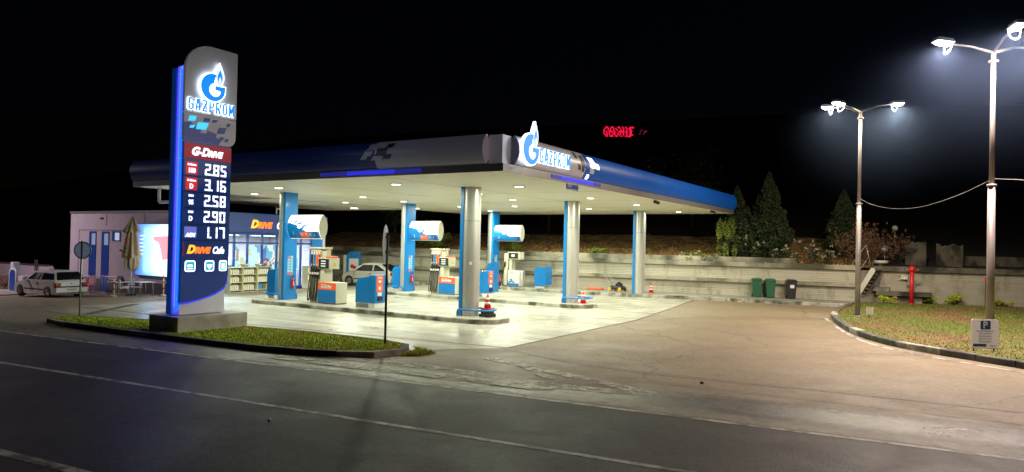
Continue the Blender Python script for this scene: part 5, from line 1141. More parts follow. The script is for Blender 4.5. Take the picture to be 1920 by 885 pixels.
c, xf, xr = make_car('white three door hatchback parked nose to the left before the shop', 'carwhite', 3.68, 1.6, 1.38, 2.385, .68, .86,
    [(1.86, .35), (1.87, .5), (1.80, .62), (1.45, .74), (.95, .84)], (.18, -1.42), (.82,), (-1.76, [(-1.80, .82), (-1.83, .5), (-1.82, .35)]), .28, (-.42, -.12+.2, .20))
def rear_trim(c, xr, W, zl, belt, paint):
    for sgn in (-1, 1):
        l = MB().box(xr-.012, xr+.10, min(sgn*(W/2-.02), sgn*(W/2-.28)), max(sgn*(W/2-.02), sgn*(W/2-.28)), zl, zl+.17).build('tail_light', M['lampred'], c, bevel=.012)
        MB().box(xr-.016, xr-.0125, min(sgn*(W/2-.05), sgn*(W/2-.14)), max(sgn*(W/2-.05), sgn*(W/2-.14)), zl+.09, zl+.15).build('indicator', M['lampamber'], l)
    MB().box(xr-.05, xr+.12, -W/2+.02, W/2-.02, zl-.06, zl-.005).build('rear_strip', M['black'], c); MB().box(xr-.07, xr+.14, -W/2+.01, W/2-.01, .30, zl-.065).build('bumper', M[paint], c, bevel=.025)
    p = MB().box(xr-.078, xr-.0705, -.26, .26, zl-.22, zl-.11).build('number_plate', M['plate'], c); fr = lambda a, bb, cc: (xr-.0785-cc, -a, bb)
    text('plate_lettering', 'PK 1063 BX', fr, -.22, zl-.195, .085, M['black'], p, 0, .002, xs=.9)
    MB().lathe([(.001, 0), (.03, 0), (.03, .006)], (xr-.012, 0, zl+.12), 10, 0, 'x').build('badge', M['darkmetal'], c)
rear_trim(c, -1.83, 1.6, .62, .86, 'carwhite')
fw = Vector((-24.64, -4.58)); rw_ = Vector((-22.29, -4.38)); d = (fw-rw_).normalized(); nrm = Vector((-d.y, d.x))
cc = (fw+rw_)/2 - nrm*0.68; c.location = (cc.x, cc.y, gz(cc.x)); c.rotation_euler = (0, math.radians(-.0), math.atan2(d.y, d.x))
nn = Vector((d.y, -d.x))
c2_, xf2, xr2 = make_car('small silver rounded hatchback parked by the wall beyond the pumps', 'carsilver', 3.62, 1.63, 1.42, 2.446, .62, .88,
    [(1.84, .35), (1.85, .5), (1.80, .62), (1.6, .76), (1.3, .85), (1.05, .90)], (.30, -.80), (1.02,), (-1.64, [(-1.70, .80), (-1.75, .55), (-1.72, .35)]), .28, (-.40, .26, .36))
for sgn in (-1, 1): MB().box(-1.76, -1.6, min(sgn*.80, sgn*.60), max(sgn*.80, sgn*.60), .68, .86).build('tail_light', M['lampred'], c2_, bevel=.02)
MB().box(-1.82, -1.6, -.79, .79, .3, .55).build('bumper', M['grey'], c2_, bevel=.04)
d = Vector((-18.9+16.58, 12.93-13.48)).normalized(); cx_ = (-18.9-16.58)/2; cy_ = (12.93+13.48)/2+.68
c2_.location = (cx_, cy_, gz(cx_)); c2_.rotation_euler = (0, 0, math.atan2(d.y, d.x)); c2_.scale = (1.1, 1.1, 1.1)
# ------------------------------------------------------------------ street lamps
def street_lamp(loc, label, arms, power, col):
    t = thing('street_lamp', label, 'street lamp', loc, group='tall street lamps with three arms')
    MB().tube([(0, 0, 0), (0, 0, 4.9)], [.11, .10], 16).build('lower_pole', M['polegrey'], t); MB().tube([(0, 0, 4.9), (0, 0, 8.95)], [.075, .06], 16).build('upper_pole', M['polegrey'], t)
    MB().lathe([(.13, 4.86), (.13, 4.93)], (0, 0, 0), 16).build('joint_collar', M['polegrey'], t); MB().lathe([(.085, 8.6), (.13, 8.62), (.13, 8.66), (.085, 8.68)], (0, 0, 0), 12).build('top_collar', M['polegrey'], t)
    MB().box(.11, .13, -.05, .05, .6, 1.0).build('service_hatch', M['polegrey'], t); MB().lathe([(.22, 0), (.22, .03), (.14, .05)], (0, 0, 0), 12).build('foot_plate', M['polegrey'], t)
    for az, L, dz, on in arms:
        c, s = math.cos(az), math.sin(az); p = lambda u, z, w=0: (c*u-s*w, s*u+c*w, 8.9+z)
        a = MB().tube([p(0, 0), p(L*.5, dz*.75), p(L, dz)], [.045, .035, .03], 8).build('arm', M['polegrey'], t)
        h = MB(); h.add([p(L-.1, dz+.02, -.16), p(L+.45, dz+.06, -.16), p(L+.45, dz+.06, .16), p(L-.1, dz+.02, .16), p(L-.05, dz+.14, -.12), p(L+.4, dz+.17, -.12), p(L+.4, dz+.17, .12), p(L-.05, dz+.14, .12)], [(0, 3, 2, 1), (4, 5, 6, 7), (0, 1, 5, 4), (1, 2, 6, 5), (2, 3, 7, 6), (3, 0, 4, 7)])
        hd = h.build('lamp_head', M['white'], a)
        b = MB(); b.add([p(L-.06, dz+.012, -.13), p(L+.42, dz+.05, -.13), p(L+.42, dz+.05, .13), p(L-.06, dz+.012, .13)], [(0, 1, 2, 3)]); b.loft([[p(L-.06, dz+.012, -.13), p(L+.42, dz+.05, -.13), p(L+.42, dz+.05, .13), p(L-.06, dz+.012, .13)], [p(L+.0, dz-.06, -.08), p(L+.34, dz-.04, -.08), p(L+.34, dz-.04, .08), p(L+.0, dz-.06, .08)]]); b.add([p(L+.0, dz-.06, -.08), p(L+.34, dz-.04, -.08), p(L+.34, dz-.04, .08), p(L+.0, dz-.06, .08)], [(0, 1, 2, 3)])
        b.build('lens', M['streetlens'] if on else M['globe'], hd)
        br = MB().tube(smooth3([p(L+.0, dz, -.17), p(L+.05, dz-.25, -.13), p(L+.1, dz-.32, 0), p(L+.05, dz-.25, .13), p(L+.0, dz, .17)]), .013, 6).build('bracket', M['white'], hd)
        if on:
            q = p(L+.2, dz-.10); area('street_lamp_light', q, power*on, col, .3, t, rot=(0, 0, 0))
    return t
azR = YAW; azF = YAW+PI/2   # screen right and away, as compass angles
WARM = (1.0, .79, .69)
street_lamp((12.39, 11.9, -.05), 'street lamp with three arms at the tip of the lawn, farther of the two', [(azR+.12, 1.55, .42, 1), (azR+PI-.75, 1.2, .34, .4), (azR+PI+.45, 1.2, .2, .3)], 1000, (1.0, .85, .62))
street_lamp((16.81, 3.52, -.05), 'street lamp with three arms behind the parking sign, nearest the camera', [(azR+PI+.1, 1.45, .2, 1), (-1.185, 1.15, .36, 1), (azR+.25, 1.5, .3, 1)], 1000, WARM)
street_lamp((-31, -9.0, -.65), 'street lamp with two arms outside the left edge, lighting the white shop wall', [(azF, 1.5, .35, 1), (azF+PI, 1.5, .3, 0)], 1200, (1.0, .82, .92))
del bpy.data.objects['street_lamp.002']['group']
# cable between the lamps
t = tag(MB().tube(smooth3([(12.39, 11.9, 5.1), (13.2, 10.4, 4.6), (14.6, 7.7, 4.35), (15.9, 5.2, 4.62), (16.81, 3.52, 5.02)]), .008, 5).build('overhead_cable', M['grey']), 'thin sagging cable strung between the two street lamps', 'cable')
tag(MB().tube(smooth3([(16.81, 3.52, 5.05), (20, 1.5, 4.6), (26, -2, 4.9)]), .008, 5).build('overhead_cable', M['grey']), 'thin cable running right from the nearest street lamp out of view', 'cable')
# parking sign
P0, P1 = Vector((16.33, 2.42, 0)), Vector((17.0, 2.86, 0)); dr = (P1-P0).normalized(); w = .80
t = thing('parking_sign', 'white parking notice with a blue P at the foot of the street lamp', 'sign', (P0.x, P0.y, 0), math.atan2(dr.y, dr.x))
MB().prism(rrect(0, w, .03, .87, .04), FY(0), -.02, 0).build('board', mat('sign_lilac_glow', (.72, .68, .70), .5, emit=(.6, .52, .56), estr=.22), t)  # board emission stands in for unseen lamps shining on it
sq = MB().prism(rrect(.26, .56, .58, .83, .015, 2), FY(0), .002, .005).build('blue_square', M['pylonblue'] if False else mat('sign_blue', (.02, .07, .38), .4), t); text('lettering', 'P', FY(0), .33, .62, .27, M['white'], sq, .006, .003, bold=.008)
for i, s_ in enumerate(('ПАРКИНГЪТ Е ПРЕДНАЗНАЧЕН', 'САМО ЗА КЛИЕНТИ НА', 'БЕНЗИНОСТАНЦИЯТА И', 'СЛУЖИТЕЛИ НА ОБЕКТА', 'МОЛЯ НЕ ПАРКИРАЙТЕ')): text('lettering', s_, FY(0), w/2, .51-i*.075, .052, mat('sign_ink', (.09, .08, .16), .5) if i == 0 else bpy.data.materials['sign_ink'], t, .002, .002, align='CENTER', xs=.62)
MB().box(.05, .44, -.006, -.002, .08, .16).build('logo_bar', bpy.data.materials['sign_blue'], t); text('lettering', 'Gazprom', FY(0), .54, .09, .07, bpy.data.materials['sign_ink'], t, .002, .002, xs=.75)
MB().tube([(.1, .05, -.05), (.1, .05, .5)], .02).tube([(w-.1, .05, -.05), (w-.1, .05, .5)], .02).build('stake', M['darkmetal'], t)
# thin traffic sign on the grass island, seen edge on
t = thing('traffic_sign', 'round traffic sign seen almost edge on atop a dark pole on the grass island', 'traffic sign', (2.70, -7.52, -.05))
MB().tube([(0, 0, 0), (-.0, .0, 3.05)], .034, 10).build('pole', M['darkmetal'], t)
dv = Vector((2.7-CAM.x, -7.52-CAM.y, 0)).normalized(); a_ = math.atan2(dv.y, dv.x)+math.radians(90-9)
fr = lambda u, v, c: (math.cos(a_+PI/2)*u+math.cos(a_)*c, math.sin(a_+PI/2)*u+math.sin(a_)*c, v)
disc = [(.5*math.cos(2*PI*i/32), 2.74+.52*math.sin(2*PI*i/32)) for i in range(32)]
MB().prism(disc, fr, .045, .06).build('disc', M['signback'], t); MB().prism([(a*.8, 2.74+(bb-2.74)*.8) for a, bb in disc], fr, .061, .064).build('disc_face', mat('sign_blue_face', (.08, .14, .3), .4), t); MB().box(-.05, .05, -.05, .05, 2.5, 2.55).box(-.05, .05, -.05, .05, 2.9, 2.95).build('clamp', M['darkmetal'], t)
t = thing('traffic_sign', 'round blue traffic sign seen from behind at the left end of the grass island', 'traffic sign', (-9.40, -9.42, -.05), YAW+.0)
MB().tube([(0, 0, 0), (.02, 0, 2.6)], .03, 10).build('pole', M['galv'], t); b = MB(); b.lathe([(.001, -.008), (.30, -.008), (.30, .008), (.001, .008)], (.02, .045, 2.28), 32, 0, 'y', False); b.build('disc', M['signback'], t)
MB().lathe([(.001, -.003), (.26, -.003), (.26, .003), (.001, .003)], (.02, .032, 2.28), 32, 0, 'y', False).build('disc_face', mat('sign_disc_glow', (.30, .40, .50), .5, noise=.3, nscale=6, emit=(.2, .28, .38), estr=.25), t)  # faint emission stands in for lamp light on the disc face
# striped stake on the lawn
q = at(1630, 596, 2, -.05); t = thing('lawn_sign', 'small pale slatted sign on the lawn right of the farther lamp', 'sign', (q.x, q.y, -.05), YAW)
MB().box(-.012, .012, .0, .02, 0, .45).build('stake', M['darkmetal'], t); b = MB()
for i in range(3): b.prism([(-.15+i*.11, .14), (-.07+i*.11, .12), (-.05+i*.11, .46), (-.13+i*.11, .48)], FY(0), 0, .01)
b.build('slats', M['cream'], t)
# hydrant
q = at(1709, 567, 1, 22.35); q.z = 0; t = thing('standpipe', 'tall red hydrant standpipe with two side outlets before the garden wall', 'hydrant', (q.x, q.y, -.05), YAW)
MB().tube([(0, 0, 0), (0, 0, 1.95)], .11, 14).build('pipe', M['red'], t); MB().lathe([(.12, 1.78), (.16, 1.86), (.16, 1.98), (.11, 2.08), (.02, 2.1)], (0, 0, 0), 14).build('head', M['red'], t); MB().lathe([(.15, 0), (.15, .06), (.12, .08)], (0, 0, 0), 14).build('flange', M['red'], t)
for s_ in (-1, 1): o = MB().tube([(s_*.1, 0, 1.9), (s_*.27, -.03, 1.9)], .06, 10).build('outlet', M['red'], t); MB().tube([(s_*.272, -.03, 1.9), (s_*.33, -.04, 1.9)], .055, 10).build('outlet_cap', M['galv'], o)
# boxes on the garden wall
q = at(1696, 520, 1, yr(13.9)-.05); t = thing('junction_box', 'small white electric box with a looped cable on the garden wall', 'electric box', (q.x, yr(q.x)-.08, q.z)); MB().box(-.16, .16, -.06, .06, -.12, .12).build('box', M['white'], t, bevel=.01); MB().tube(smooth3([(-.16, 0, .05), (-.34, 0, .05), (-.38, 0, -.15), (-.2, 0, -.24), (-.05, 0, -.12)]), .012, 6).box(-.1, -.02, -.066, -.062, -.16, -.1).box(.02, .1, -.066, -.062, -.16, -.1).build('cable', M['black'], t)
q = at(1852, 525, 1, yr(17.4)-.05); t = thing('alarm_box', 'small red alarm box on the garden wall right of the street lamp', 'alarm box', (q.x, yr(q.x)-.08, q.z)); MB().box(-.14, .14, -.06, .06, -.14, .14).build('box', M['red'], t, bevel=.01); MB().box(-.05, .05, -.066, -.061, -.05, .06).build('button_plate', M['white'], t); MB().tube([(-.1, 0, -.14), (-.12, 0, -1.6)], .012, 6).build('cable', M['black'], t)
t = tag(MB().tube([(0, 0, 0), (-.03, 0, .42)], [.03, .012], 8).build('white_marker', M['white']), 'short white marker post on the parapet at the right edge', 'marker post'); q = at(1905, 500, 1, 28.2); t.location = (q.x, 28.2, q.z)
# wheeled bins
def bin_(label, m_, loc):
    t = thing('wheeled_bin', label, 'bin', loc, YAW-.25, 'wheeled bins along the back wall')
    b = MB(); r = lambda k, z: [(-.24*k, -.27*k, z), (.24*k, -.27*k, z), (.24*k, .27*k, z), (-.24*k, .27*k, z)]; b.loft([r(.84, .04), r(1.1, .98)]); b.add(r(.84, .04), [(3, 2, 1, 0)]); b.add(r(1.1, .98), [(0, 1, 2, 3)]); b.build('bin_body', m_, t, bevel=.02)
    MB().loft([[(-.29, -.33, .985), (.29, -.33, .985), (.29, .3, .985), (-.29, .3, .985)], [(-.29, -.33, 1.03), (.29, -.33, 1.03), (.29, .3, 1.05), (-.29, .3, 1.05)], [(-.2, -.24, 1.08), (.2, -.24, 1.08), (.2, .22, 1.10), (-.2, .22, 1.10)]]).add([(-.2, -.24, 1.08), (.2, -.24, 1.08), (.2, .22, 1.10), (-.2, .22, 1.10)], [(0, 1, 2, 3)])
    b = MB(); b.loft([[(-.29, -.33, .985), (.29, -.33, .985), (.29, .3, .985), (-.29, .3, .985)], [(-.29, -.33, 1.03), (.29, -.33, 1.03), (.29, .3, 1.05), (-.29, .3, 1.05)], [(-.2, -.24, 1.08), (.2, -.24, 1.08), (.2, .22, 1.10), (-.2, .22, 1.10)]]); b.add([(-.2, -.24, 1.08), (.2, -.24, 1.08), (.2, .22, 1.10), (-.2, .22, 1.10)], [(0, 1, 2, 3)]); b.build('lid', m_, t)
    MB().tube([(-.26, .34, 1.0), (.26, .34, 1.0)], .018, 6).build('handle', m_, t)
    for s_ in (-1, 1): MB().lathe([(.1, -.025), (.1, .025)], (s_*.23, .24, .1), 14, 0, 'x').build('wheel', M['black'], t)
    return t
bin_('left green wheeled bin before the back wall', M['binGreen'], (6.25, 21.0-.65, 0)); bin_('right green wheeled bin, next to the black one', M['binGreen'], (7.0, 20.42, 0)); t = bin_('black wheeled bin with a white notice', M['binBlack'], (8.12, 20.55, 0))
MB().box(-.1, .12, -.29, -.284, .62, .80).build('notice', M['white'], t)
# lawn mower
t = thing('lawn_mower', 'black lawn mower with yellow wheels parked beside the last steel column', 'lawn mower', (-1.75, 18.65, 0), -.3)
MB().loft([[(.5*x, .26*y, z) for x, y in ((-1, -1), (1, -1), (1, 1), (-1, 1))] if z < .25 else [(.38*x, .2*y, z) for x, y in ((-1, -1), (1, -1), (1, 1), (-1, 1))] for z in (.08, .22, .32)]).box(-.38, .38, -.2, .2, .315, .325).build('deck', M['black'], t, bevel=.02)
MB().box(-.05, .3, -.16, .16, .33, .48).lathe([(.12, .48), (.12, .56), (.05, .58)], (.12, 0, 0), 12).build('engine', M['darkmetal'], t, bevel=.02)
for x in (-.4, .4):
    for y in (-.28, .28): MB().lathe([(.12, -.03), (.12, .03)], (x, y, .12), 16, 0, 'y').build('wheel', M['yellow'], t)
MB().tube(smooth3([(-.3, -.2, .25), (-1.0, -.2, 1.05), (-1.08, -.15, 1.1), (-1.08, .15, 1.1), (-1.0, .2, 1.05), (-.3, .2, .25)]), .016, 6).build('handle', M['galv'], t)
MB().tube([(-.75, -.2, .76), (-.75, .2, .76)], .012, 6).build('cross_bar', M['galv'], t)
t = thing('collection_bag', 'flat orange grass bag lying left of the lawn mower', 'bag', (-3.3, 18.75, 0)); MB().box(-.55, .5, -.25, .25, 0, .12).build('bag', M['orange'], t, bevel=.04)
# manhole, stones
for (px, py, lab) in ((1316, 719, 'small dark stone lying on the driveway'), (505, 789, 'tiny pale scrap lying on the road')):
    q = at(px, py, 2, G); t = tag(MB().ball((0, 0, .02), .045 if px > 1000 else .03, 8, 0, .6).build('stone', M['black'] if px > 1000 else M['white']), lab, 'stone'); t.location = (q.x, q.y, G)
# ------------------------------------------------------------------ stair, rail, planter, globe lamps
t = thing('garden_stair', 'steep garden stair with pale stringer climbing to the terrace', 'stair', (11.3, 22.0, 0)); so_ = (11.3, 22.0, 0)
A = at(1594, 570, 1, 21.6); B_2 = at(1637, 503, 1, 21.6); x0, x1, z1 = A.x, B_2.x, B_2.z
b = MB(); b.prism([(x0, -.05), (x0+.28, -.05), (x1+.12, z1-.15), (x1+.05, z1+.02), (x1-.1, z1+.02)], FY(21.6, *so_), -.12, 0); b.build('stringer', M['globe'], t)
b = MB()
for i in range(9): v = (i+.5)/9; b.box(x0+.1+(x1-x0)*v, x0+.45+(x1-x0)*v, 21.75, 22.7, z1*v-.03, z1*v+.03)
b.build('steps', M['concrete'], t, so_)
ra = thing('stair_railing', 'thin pale railing leaning up beside the garden stair', 'railing', (11.3, 21.5, 0)); ro = (11.3, 21.5, 0)
pt = lambda px, py: tuple(at(px, py, 1, 21.5))
MB().tube([pt(1590, 507), pt(1624, 459)], .022, 6).build('top_rail', M['galv'], ra, ro); MB().tube([pt(1604, 520), pt(1628, 482)], .016, 6).build('mid_rail', M['galv'], ra, ro)
for a, c in (((1600, 496), (1605, 545)), ((1624, 459), (1633, 501))): MB().tube([pt(*a), pt(*c)], .02, 6).build('post', M['galv'], ra, ro)
q = at(1652, 500, 1, 23.1); t = thing('planter_bowl', 'wide pale stone bowl on a mossy pedestal at the top of the stair', 'planter', (q.x, 23.1, 1.99)); z = q.z-1.99
MB().lathe([(.16, -.0), (.18, .12)], (0, 0, 0), 16).build('pedestal', M['concrete'], t); MB().lathe([(.22, .12), (.36, .17), (.38, .27), (.34, .31), (.26, .31), (.05, .25)], (0, 0, 0), 24).build('bowl', M['globe'], t)
tag(MB().box(-.42, .42, -.3, .3, 0, .22).build('stone_block', M['ledge'], None, bevel=.02), 'pale stone block on the ledge below the planter bowl', 'stone block').location = (at(1652, 550, 1, 22.6).x, 22.75, .58)
def globe_lamp(px, pyc, pyb, y, lab, r=.19):
    c = at(px, pyc, 1, y); bz = at(px, pyb, 1, y).z; t = thing('globe_lamp', lab, 'garden lamp', (c.x, y, bz-.25), 0, None)
    MB().tube([(0, 0, 0), (0, 0, c.z-bz+.25-r*.8)], .035, 8).build('post', M['galv'], t); MB().ball((0, 0, c.z-bz+.25), r, 18, 0).build('globe', M['globe'], t); MB().lathe([(.06, c.z-bz+.25-r*1.1), (.09, c.z-bz+.25-r*.75)], (0, 0, 0), 12).build('socket', M['darkmetal'], t)
globe_lamp(1659, 467, 488, 24.4, 'unlit white globe lamp just above the planter bowl', .20); globe_lamp(1678, 428, 455, 28.0, 'unlit white globe lamp higher on the terrace behind the bushes', .18)

# ------------------------------------------------------------------ vegetation
def crown_quads(fn, n, size, rnd):
    V = []; Fc = []
    for _ in range(n):
        p, out = fn(rnd); s_ = size*rnd.uniform(.6, 1.4); d1 = (out*.5+Vector((rnd.gauss(0, 1), rnd.gauss(0, 1), rnd.gauss(0, .8)+.4))).normalized(); d2 = d1.cross(Vector((rnd.gauss(0, 1), rnd.gauss(0, 1), rnd.gauss(0, 1)))).normalized()
        q = len(V); V += [tuple(p-d1*s_), tuple(p+d2*s_*.45), tuple(p+d1*s_), tuple(p-d2*s_*.45)]; Fc.append((q, q+1, q+2, q+3))
    return V, Fc
def conifer(label, loc, h, r, seed, mats, n=9000, base=.1, belly=.32):
    rnd = random.Random(seed); t = thing('conifer_tree', label, 'tree', loc, 0, 'conical conifers above the wall')
    lob = [(rnd.uniform(0, 2*PI), rnd.uniform(.05, .95), rnd.uniform(.55, 1.15)) for _ in range(70)]
    def fn(rn):
        while True:
            v = rn.random()**1.25; a = rn.uniform(0, 2*PI); env = r*(min(1, (v+.07)/belly)**.4 if v < belly else ((1-v)/(1-belly))**.85)
            k = 1.0
            for la, lv, lk_ in lob:
                da = abs((a-la+PI) % (2*PI)-PI)
                if da < .45 and abs(v-lv) < .07: k = lk_; break
            rr = env*k*(rn.random()**.35); z = base+v*(h-base)
            return Vector((rr*math.cos(a), rr*math.sin(a), z+rn.gauss(0, .04))), Vector((math.cos(a), math.sin(a), .8))
    V, Fc = crown_quads(fn, n, .085, rnd); me = bpy.data.meshes.new('crown'); me.from_pydata(V, [], Fc); me.materials.append(mats); o = bpy.data.objects.new('crown', me); COL.objects.link(o); o.parent = t
    MB().tube([(0, 0, -.2), (0, 0, h*.9)], [.12, .02], 8).build('trunk', M['bark'], t)
    for k in range(6): a = k*1.1; MB().tube([(0, 0, h*(.1+.12*k)), (math.cos(a)*r*.6, math.sin(a)*r*.6, h*(.2+.12*k))], [.04, .01], 5).build('limb', M['bark'], t)
    return t
def veg(px, py, y):
    q = at(px, py, 1, y); return q
def wz(x, y): return 1.86+.17*max(0, y-yw(x)-.15-.3)
for (pxc, pyt, pyb, half, y, lab, sd, n) in ((1380, 352, 490, 30, 22.4, 'conifer at the right end of the canopy, left of its taller neighbour', 1, 17000), (1440, 326, 492, 36, 22.9, 'tallest conifer above the bins', 2, 23000), (1581, 357, 470, 30, 25.5, 'dark conifer left of the farther street lamp', 3, 12000)):
    q = at(pxc, pyb, 1, y); tp = at(pxc, pyt, 1, y); e = at(pxc+half, 430, 1, y); z = wz(q.x, y)-.1; r = (Vector((e.x, y))-Vector((at(pxc, 430, 1, y).x, y))).length*1.3
    conifer(lab, (q.x, y, z), tp.z-z, r, sd, M['leaf'], n)
def bush(name, label, loc, rx, ry, h, seed, m_, n, size=.06, cat='bush', fl=None, nf=0, group=None, stems=True):
    rnd = random.Random(seed); t = thing(name, label, cat, loc, 0, group)
    cl = [(rnd.uniform(-.8, .8)*rx, rnd.uniform(-.8, .8)*ry, rnd.uniform(.3, .85)*h, rnd.uniform(.2, .45)) for _ in range(14)]
    def fn(rn):
        c = rn.choice(cl); v = Vector((rn.gauss(0, 1), rn.gauss(0, 1), rn.gauss(0, 1))).normalized(); k = c[3]*rn.random()**.4
        return Vector((c[0]+v.x*k*rx*.9, c[1]+v.y*k*ry*.9, max(.02, c[2]+v.z*k*h*.7))), v
    V, Fc = crown_quads(fn, n, size, rnd); me = bpy.data.meshes.new('foliage'); me.from_pydata(V, [], Fc); me.materials.append(m_); o = bpy.data.objects.new('foliage', me); COL.objects.link(o); o.parent = t
    b = MB()
    for c in cl[:9]: b.tube([(c[0]*.3, c[1]*.3, -.15), (c[0]*.7, c[1]*.7, c[2]*.6), (c[0], c[1], c[2])], [.018, .012, .006], 5)
    b.build('stems', M['bark'], t)
    if nf:
        V = []; Fc = []; bb = MB()
        for _ in range(nf):
            c = rnd.choice(cl); p = Vector((c[0]+rnd.gauss(0, rx*.25), c[1]+rnd.gauss(0, ry*.3), min(h*1.15, c[2]+rnd.uniform(.05, .4)*h)))
            rr = rnd.uniform(.05, .09)
            for _k in range(14):
                v = Vector((rnd.gauss(0, 1), rnd.gauss(0, 1), rnd.gauss(0, 1))).normalized()*rr; d = Vector((rnd.gauss(0, 1), rnd.gauss(0, 1), rnd.gauss(0, 1))).normalized()*.035; e = d.cross(v).normalized()*.03; q = len(V); V += [tuple(p+v+d), tuple(p+v+e), tuple(p+v-d), tuple(p+v-e)]; Fc.append((q, q+1, q+2, q+3))
        me = bpy.data.meshes.new('flower_heads'); me.from_pydata(V, [], Fc); me.materials.append(fl); o = bpy.data.objects.new('flower_heads', me); COL.objects.link(o); o.parent = t
    return t
def bush_at(px, pyb, y, wpx, hpx, name, label, seed, m_, n, **k):
    q = at(px, pyb, 1, y); s = (q-CAM).length/FPX; z = wz(q.x, y)-.05; return bush(name, label, (q.x, y, z), wpx*s/2, wpx*s/3, hpx*s, seed, m_, n, **k)
bush_at(1362, 490, 21.3, 44, 74, 'shrub', 'bright yellow green lit shrub left of the conifers', 21, M['leafbright'], 3500, size=.06)
bush_at(1120, 487, 20.6, 44, 20, 'shrub', 'low green shrub on the wall between two steel columns', 22, M['leafbright'], 1200, size=.05)
bush_at(815, 478, 20.0, 60, 38, 'shrub', 'leafy green shrub on the wall above the middle pump', 23, M['leafbright'], 2200, size=.07)
bush_at(960, 470, 20.4, 50, 22, 'shrub', 'low green shrub behind the gas pump display', 24, M['leafbright'], 1200, size=.05)
for i, (px, y, w_, h_, lab) in enumerate(((1292, 21.1, 40, 18, 'low pale flowering plant left of the lit shrub'), (1335, 21.2, 40, 16, 'low pale flowering plant directly left of the lit shrub'))): bush_at(px, 492, y, w_, h_, 'flowering_plant', lab, 30+i, M['leafbright'], 700, fl=M['paleflower'], nf=18, cat='plant')
for i, (px, w_, h_, lab) in enumerate(((1402, 40, 42, 'plant with pale dry flower heads between the two tall conifers'), (1470, 40, 36, 'plant with pale dry flower heads right of the tallest conifer'), (1515, 50, 42, 'dry plant with pale flower heads above the black bin'), (1548, 44, 30, 'dark low plant with few flower heads left of the dark conifer'))): bush_at(px, 495, 21.6+.1*i, w_, h_, 'flowering_plant', lab, 40+i, M['leaf'], 500, fl=M['paleflower'], nf=16, cat='plant')
bush_at(1590, 498, 22.6, 80, 60, 'hydrangea_bush', 'large dried hydrangea left of the globe lamps, behind the lamp pole', 50, M['dryflower'], 900, fl=M['dryflower'], nf=70); bush_at(1632, 496, 23.6, 70, 62, 'hydrangea_bush', 'dried hydrangea between the lamp pole and the globe lamps', 51, M['dryflower'], 800, fl=M['dryflower'], nf=55); bush_at(1672, 492, 25.2, 60, 44, 'hydrangea_bush', 'dried hydrangea right of the lower globe lamp', 52, M['dryflower'], 600, fl=M['dryflower'], nf=40)
def stem_weed(x, y, h, lab, seed): return bush('weed_plant', lab, (x, y, -.05), .5, .2, h, seed, M['blade_green'], 700, size=.05, cat='weed')
stem_weed(14.7, yr(14.7)-.35, .5, 'low green weeds at the wall foot just right of the red standpipe', 60); stem_weed(16.0, yr(16)-.35, .65, 'taller green weeds at the garden wall foot left of the near lamp', 61); stem_weed(12.9, 21.9, .4, 'low green weeds in front of the bench ledge', 62); stem_weed(18.2, yr(18.2)-.3, .35, 'green weeds at the wall foot below the red alarm box', 63)
# dark trees far back
def far_tree(label, loc, h, r, seed):
    rnd = random.Random(seed); t = thing('broadleaf_tree', label, 'tree', loc, 0, 'dark trees on the hillside')
    cl = [(Vector((rnd.gauss(0, .45)*r, rnd.gauss(0, .45)*r, h*rnd.uniform(.35, .9))), r*rnd.uniform(.25, .5)) for _ in range(16)]
    def fn(rn):
        c, k = rn.choice(cl); v = Vector((rn.gauss(0, 1), rn.gauss(0, 1), rn.gauss(0, 1))).normalized(); return c+v*k*rn.random()**.4, v
    V, Fc = crown_quads(fn, 3500, .16, rnd); me = bpy.data.meshes.new('crown'); me.from_pydata(V, [], Fc); me.materials.append(M['leaf']); o = bpy.data.objects.new('crown', me); COL.objects.link(o); o.parent = t
    MB().tube([(0, 0, -.3), (0, .1, h*.5), (.1, 0, h*.85)], [.16, .1, .03], 8).build('trunk', M['bark'], t)
    for c, k in cl[:6]: MB().tube([(0, .05, h*.35), tuple(c)], [.06, .015], 5).build('limb', M['bark'], t)
for i, (x, y, h, r, lab) in enumerate(((-23, 22, 5.5, 2.2, 'dark broadleaf tree behind the shop, right of the blue sign band'), (-13, 30, 7, 2.8, 'dark broadleaf tree on the slope behind the middle pump'), (-2, 34, 7, 2.6, 'dark broadleaf tree on the slope between the steel columns'))): far_tree(lab, (x, y, wz(x, y)), h, r, 70+i)
# red LED sign far behind the canopy
q = at(1160, 247, 1, 45.0); s_ = (q-CAM).length/FPX; t = thing('led_sign', 'red dot matrix LED sign glowing high above the canopy in the dark', 'LED sign', (q.x, 45.0, wz(q.x, 45)), YAW)
zc = q.z-wz(q.x, 45.0)
rows_ = [" .**...**.  .**. *..*. .****", ".*..* *..* *.. * .*..* **.. ", "*. .*.*..*..*...*.*. *..** .", "*.*..**** *. .*****.**..**. ", "*..*.*...**..* *..*..*..**  ", ".*.* *..* *..*.*..* .*..***.", " .**..***..**...*...*.***.  "]
b = MB(); b2 = MB(); px_ = s_
for j, r in enumerate(rows_):
    for i, ch in enumerate(r):
        x = (i-13.5)*2.0*px_; z = zc+(3-j)*2.7*px_
        if ch == '*': b.box(x-.9*px_, x+.85*px_, -.03, 0, z-1.15*px_, z+1.1*px_)
        elif ch == '.': b2.box(x-.6*px_, x+.6*px_, -.02, 0, z-.8*px_, z+.8*px_)
for (x, z) in ((40, 1), (39, -3), (47, 1), (49, 1), (51, 2), (42, 4), (46, -3)): b2.box((x-.8)*px_, (x+.8)*px_, -.03, 0, zc+(z-1.2)*px_, zc+(z+1.2)*px_)
MB().box(-32*px_, 58*px_, .02, .1, zc-14*px_, zc+14*px_).build('board', M['black'], t); b.build('lit_dots', M['ledred'], t); b2.build('dim_dots', M['ledreddim'], t)
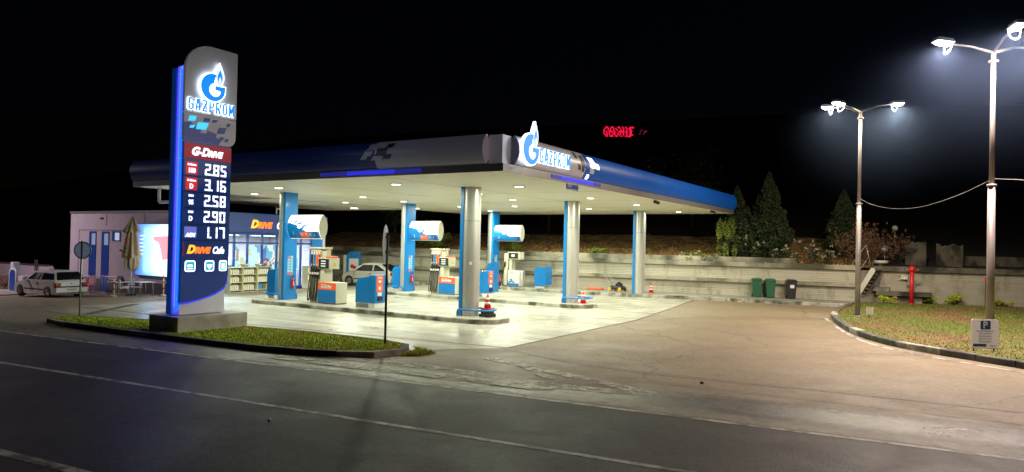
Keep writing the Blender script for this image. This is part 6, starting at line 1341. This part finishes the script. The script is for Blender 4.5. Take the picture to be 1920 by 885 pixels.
for x in (-24, 48): MB().tube([(x*px_, .2, 0), (x*px_, .2, zc)], .1, 8).build('post', M['black'], t)
# glow round the street lamps, put in as soft scattering balls
hm = bpy.data.materials.new('lamp_glow_volume'); hm.use_nodes = True; hn = hm.node_tree; hn.nodes.clear(); ho = hn.nodes.new('ShaderNodeOutputMaterial'); hv = hn.nodes.new('ShaderNodeVolumeScatter'); hv.inputs['Density'].default_value = .03; hv.inputs['Anisotropy'].default_value = .1; hv.inputs['Color'].default_value = (.38, .56, 1, 1); lk(hn, hv.outputs[0], ho.inputs['Volume'])
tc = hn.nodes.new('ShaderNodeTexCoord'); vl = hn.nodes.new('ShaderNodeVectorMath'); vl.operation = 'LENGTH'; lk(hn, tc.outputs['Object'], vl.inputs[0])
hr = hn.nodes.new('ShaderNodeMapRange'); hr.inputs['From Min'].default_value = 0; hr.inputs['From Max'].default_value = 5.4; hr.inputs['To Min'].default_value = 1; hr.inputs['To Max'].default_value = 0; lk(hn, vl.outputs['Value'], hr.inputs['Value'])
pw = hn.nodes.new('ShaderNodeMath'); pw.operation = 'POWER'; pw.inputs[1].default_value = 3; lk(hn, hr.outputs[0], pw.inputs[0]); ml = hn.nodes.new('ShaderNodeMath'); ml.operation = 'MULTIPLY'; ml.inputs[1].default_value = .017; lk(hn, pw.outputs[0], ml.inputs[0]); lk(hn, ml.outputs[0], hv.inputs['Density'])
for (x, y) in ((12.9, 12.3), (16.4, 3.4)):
    hz = MB().ball((0, 0, 0), 5.5, 32, 0, 1).build('lamp_glow', hm); hz.location = (x, y, 8.9); tag(hz, 'bluish glow added as a soft volume round the ' + ('farther' if x < 14 else 'nearest') + ' street lamp heads', 'lamp_glow', kind='stuff')
# ------------------------------------------------------------------ render settings
S.view_settings.view_transform = 'Standard'; S.view_settings.look = 'None'; S.view_settings.exposure = 0; S.view_settings.gamma = 1
S.cycles.use_denoising = True; S.cycles.use_light_tree = True; S.cycles.sample_clamp_indirect = 3; S.cycles.sample_clamp_direct = 0; S.cycles.max_bounces = 6; S.cycles.diffuse_bounces = 3; S.cycles.glossy_bounces = 3; S.cycles.transparent_max_bounces = 12; S.cycles.caustics_reflective = False; S.cycles.caustics_refractive = False
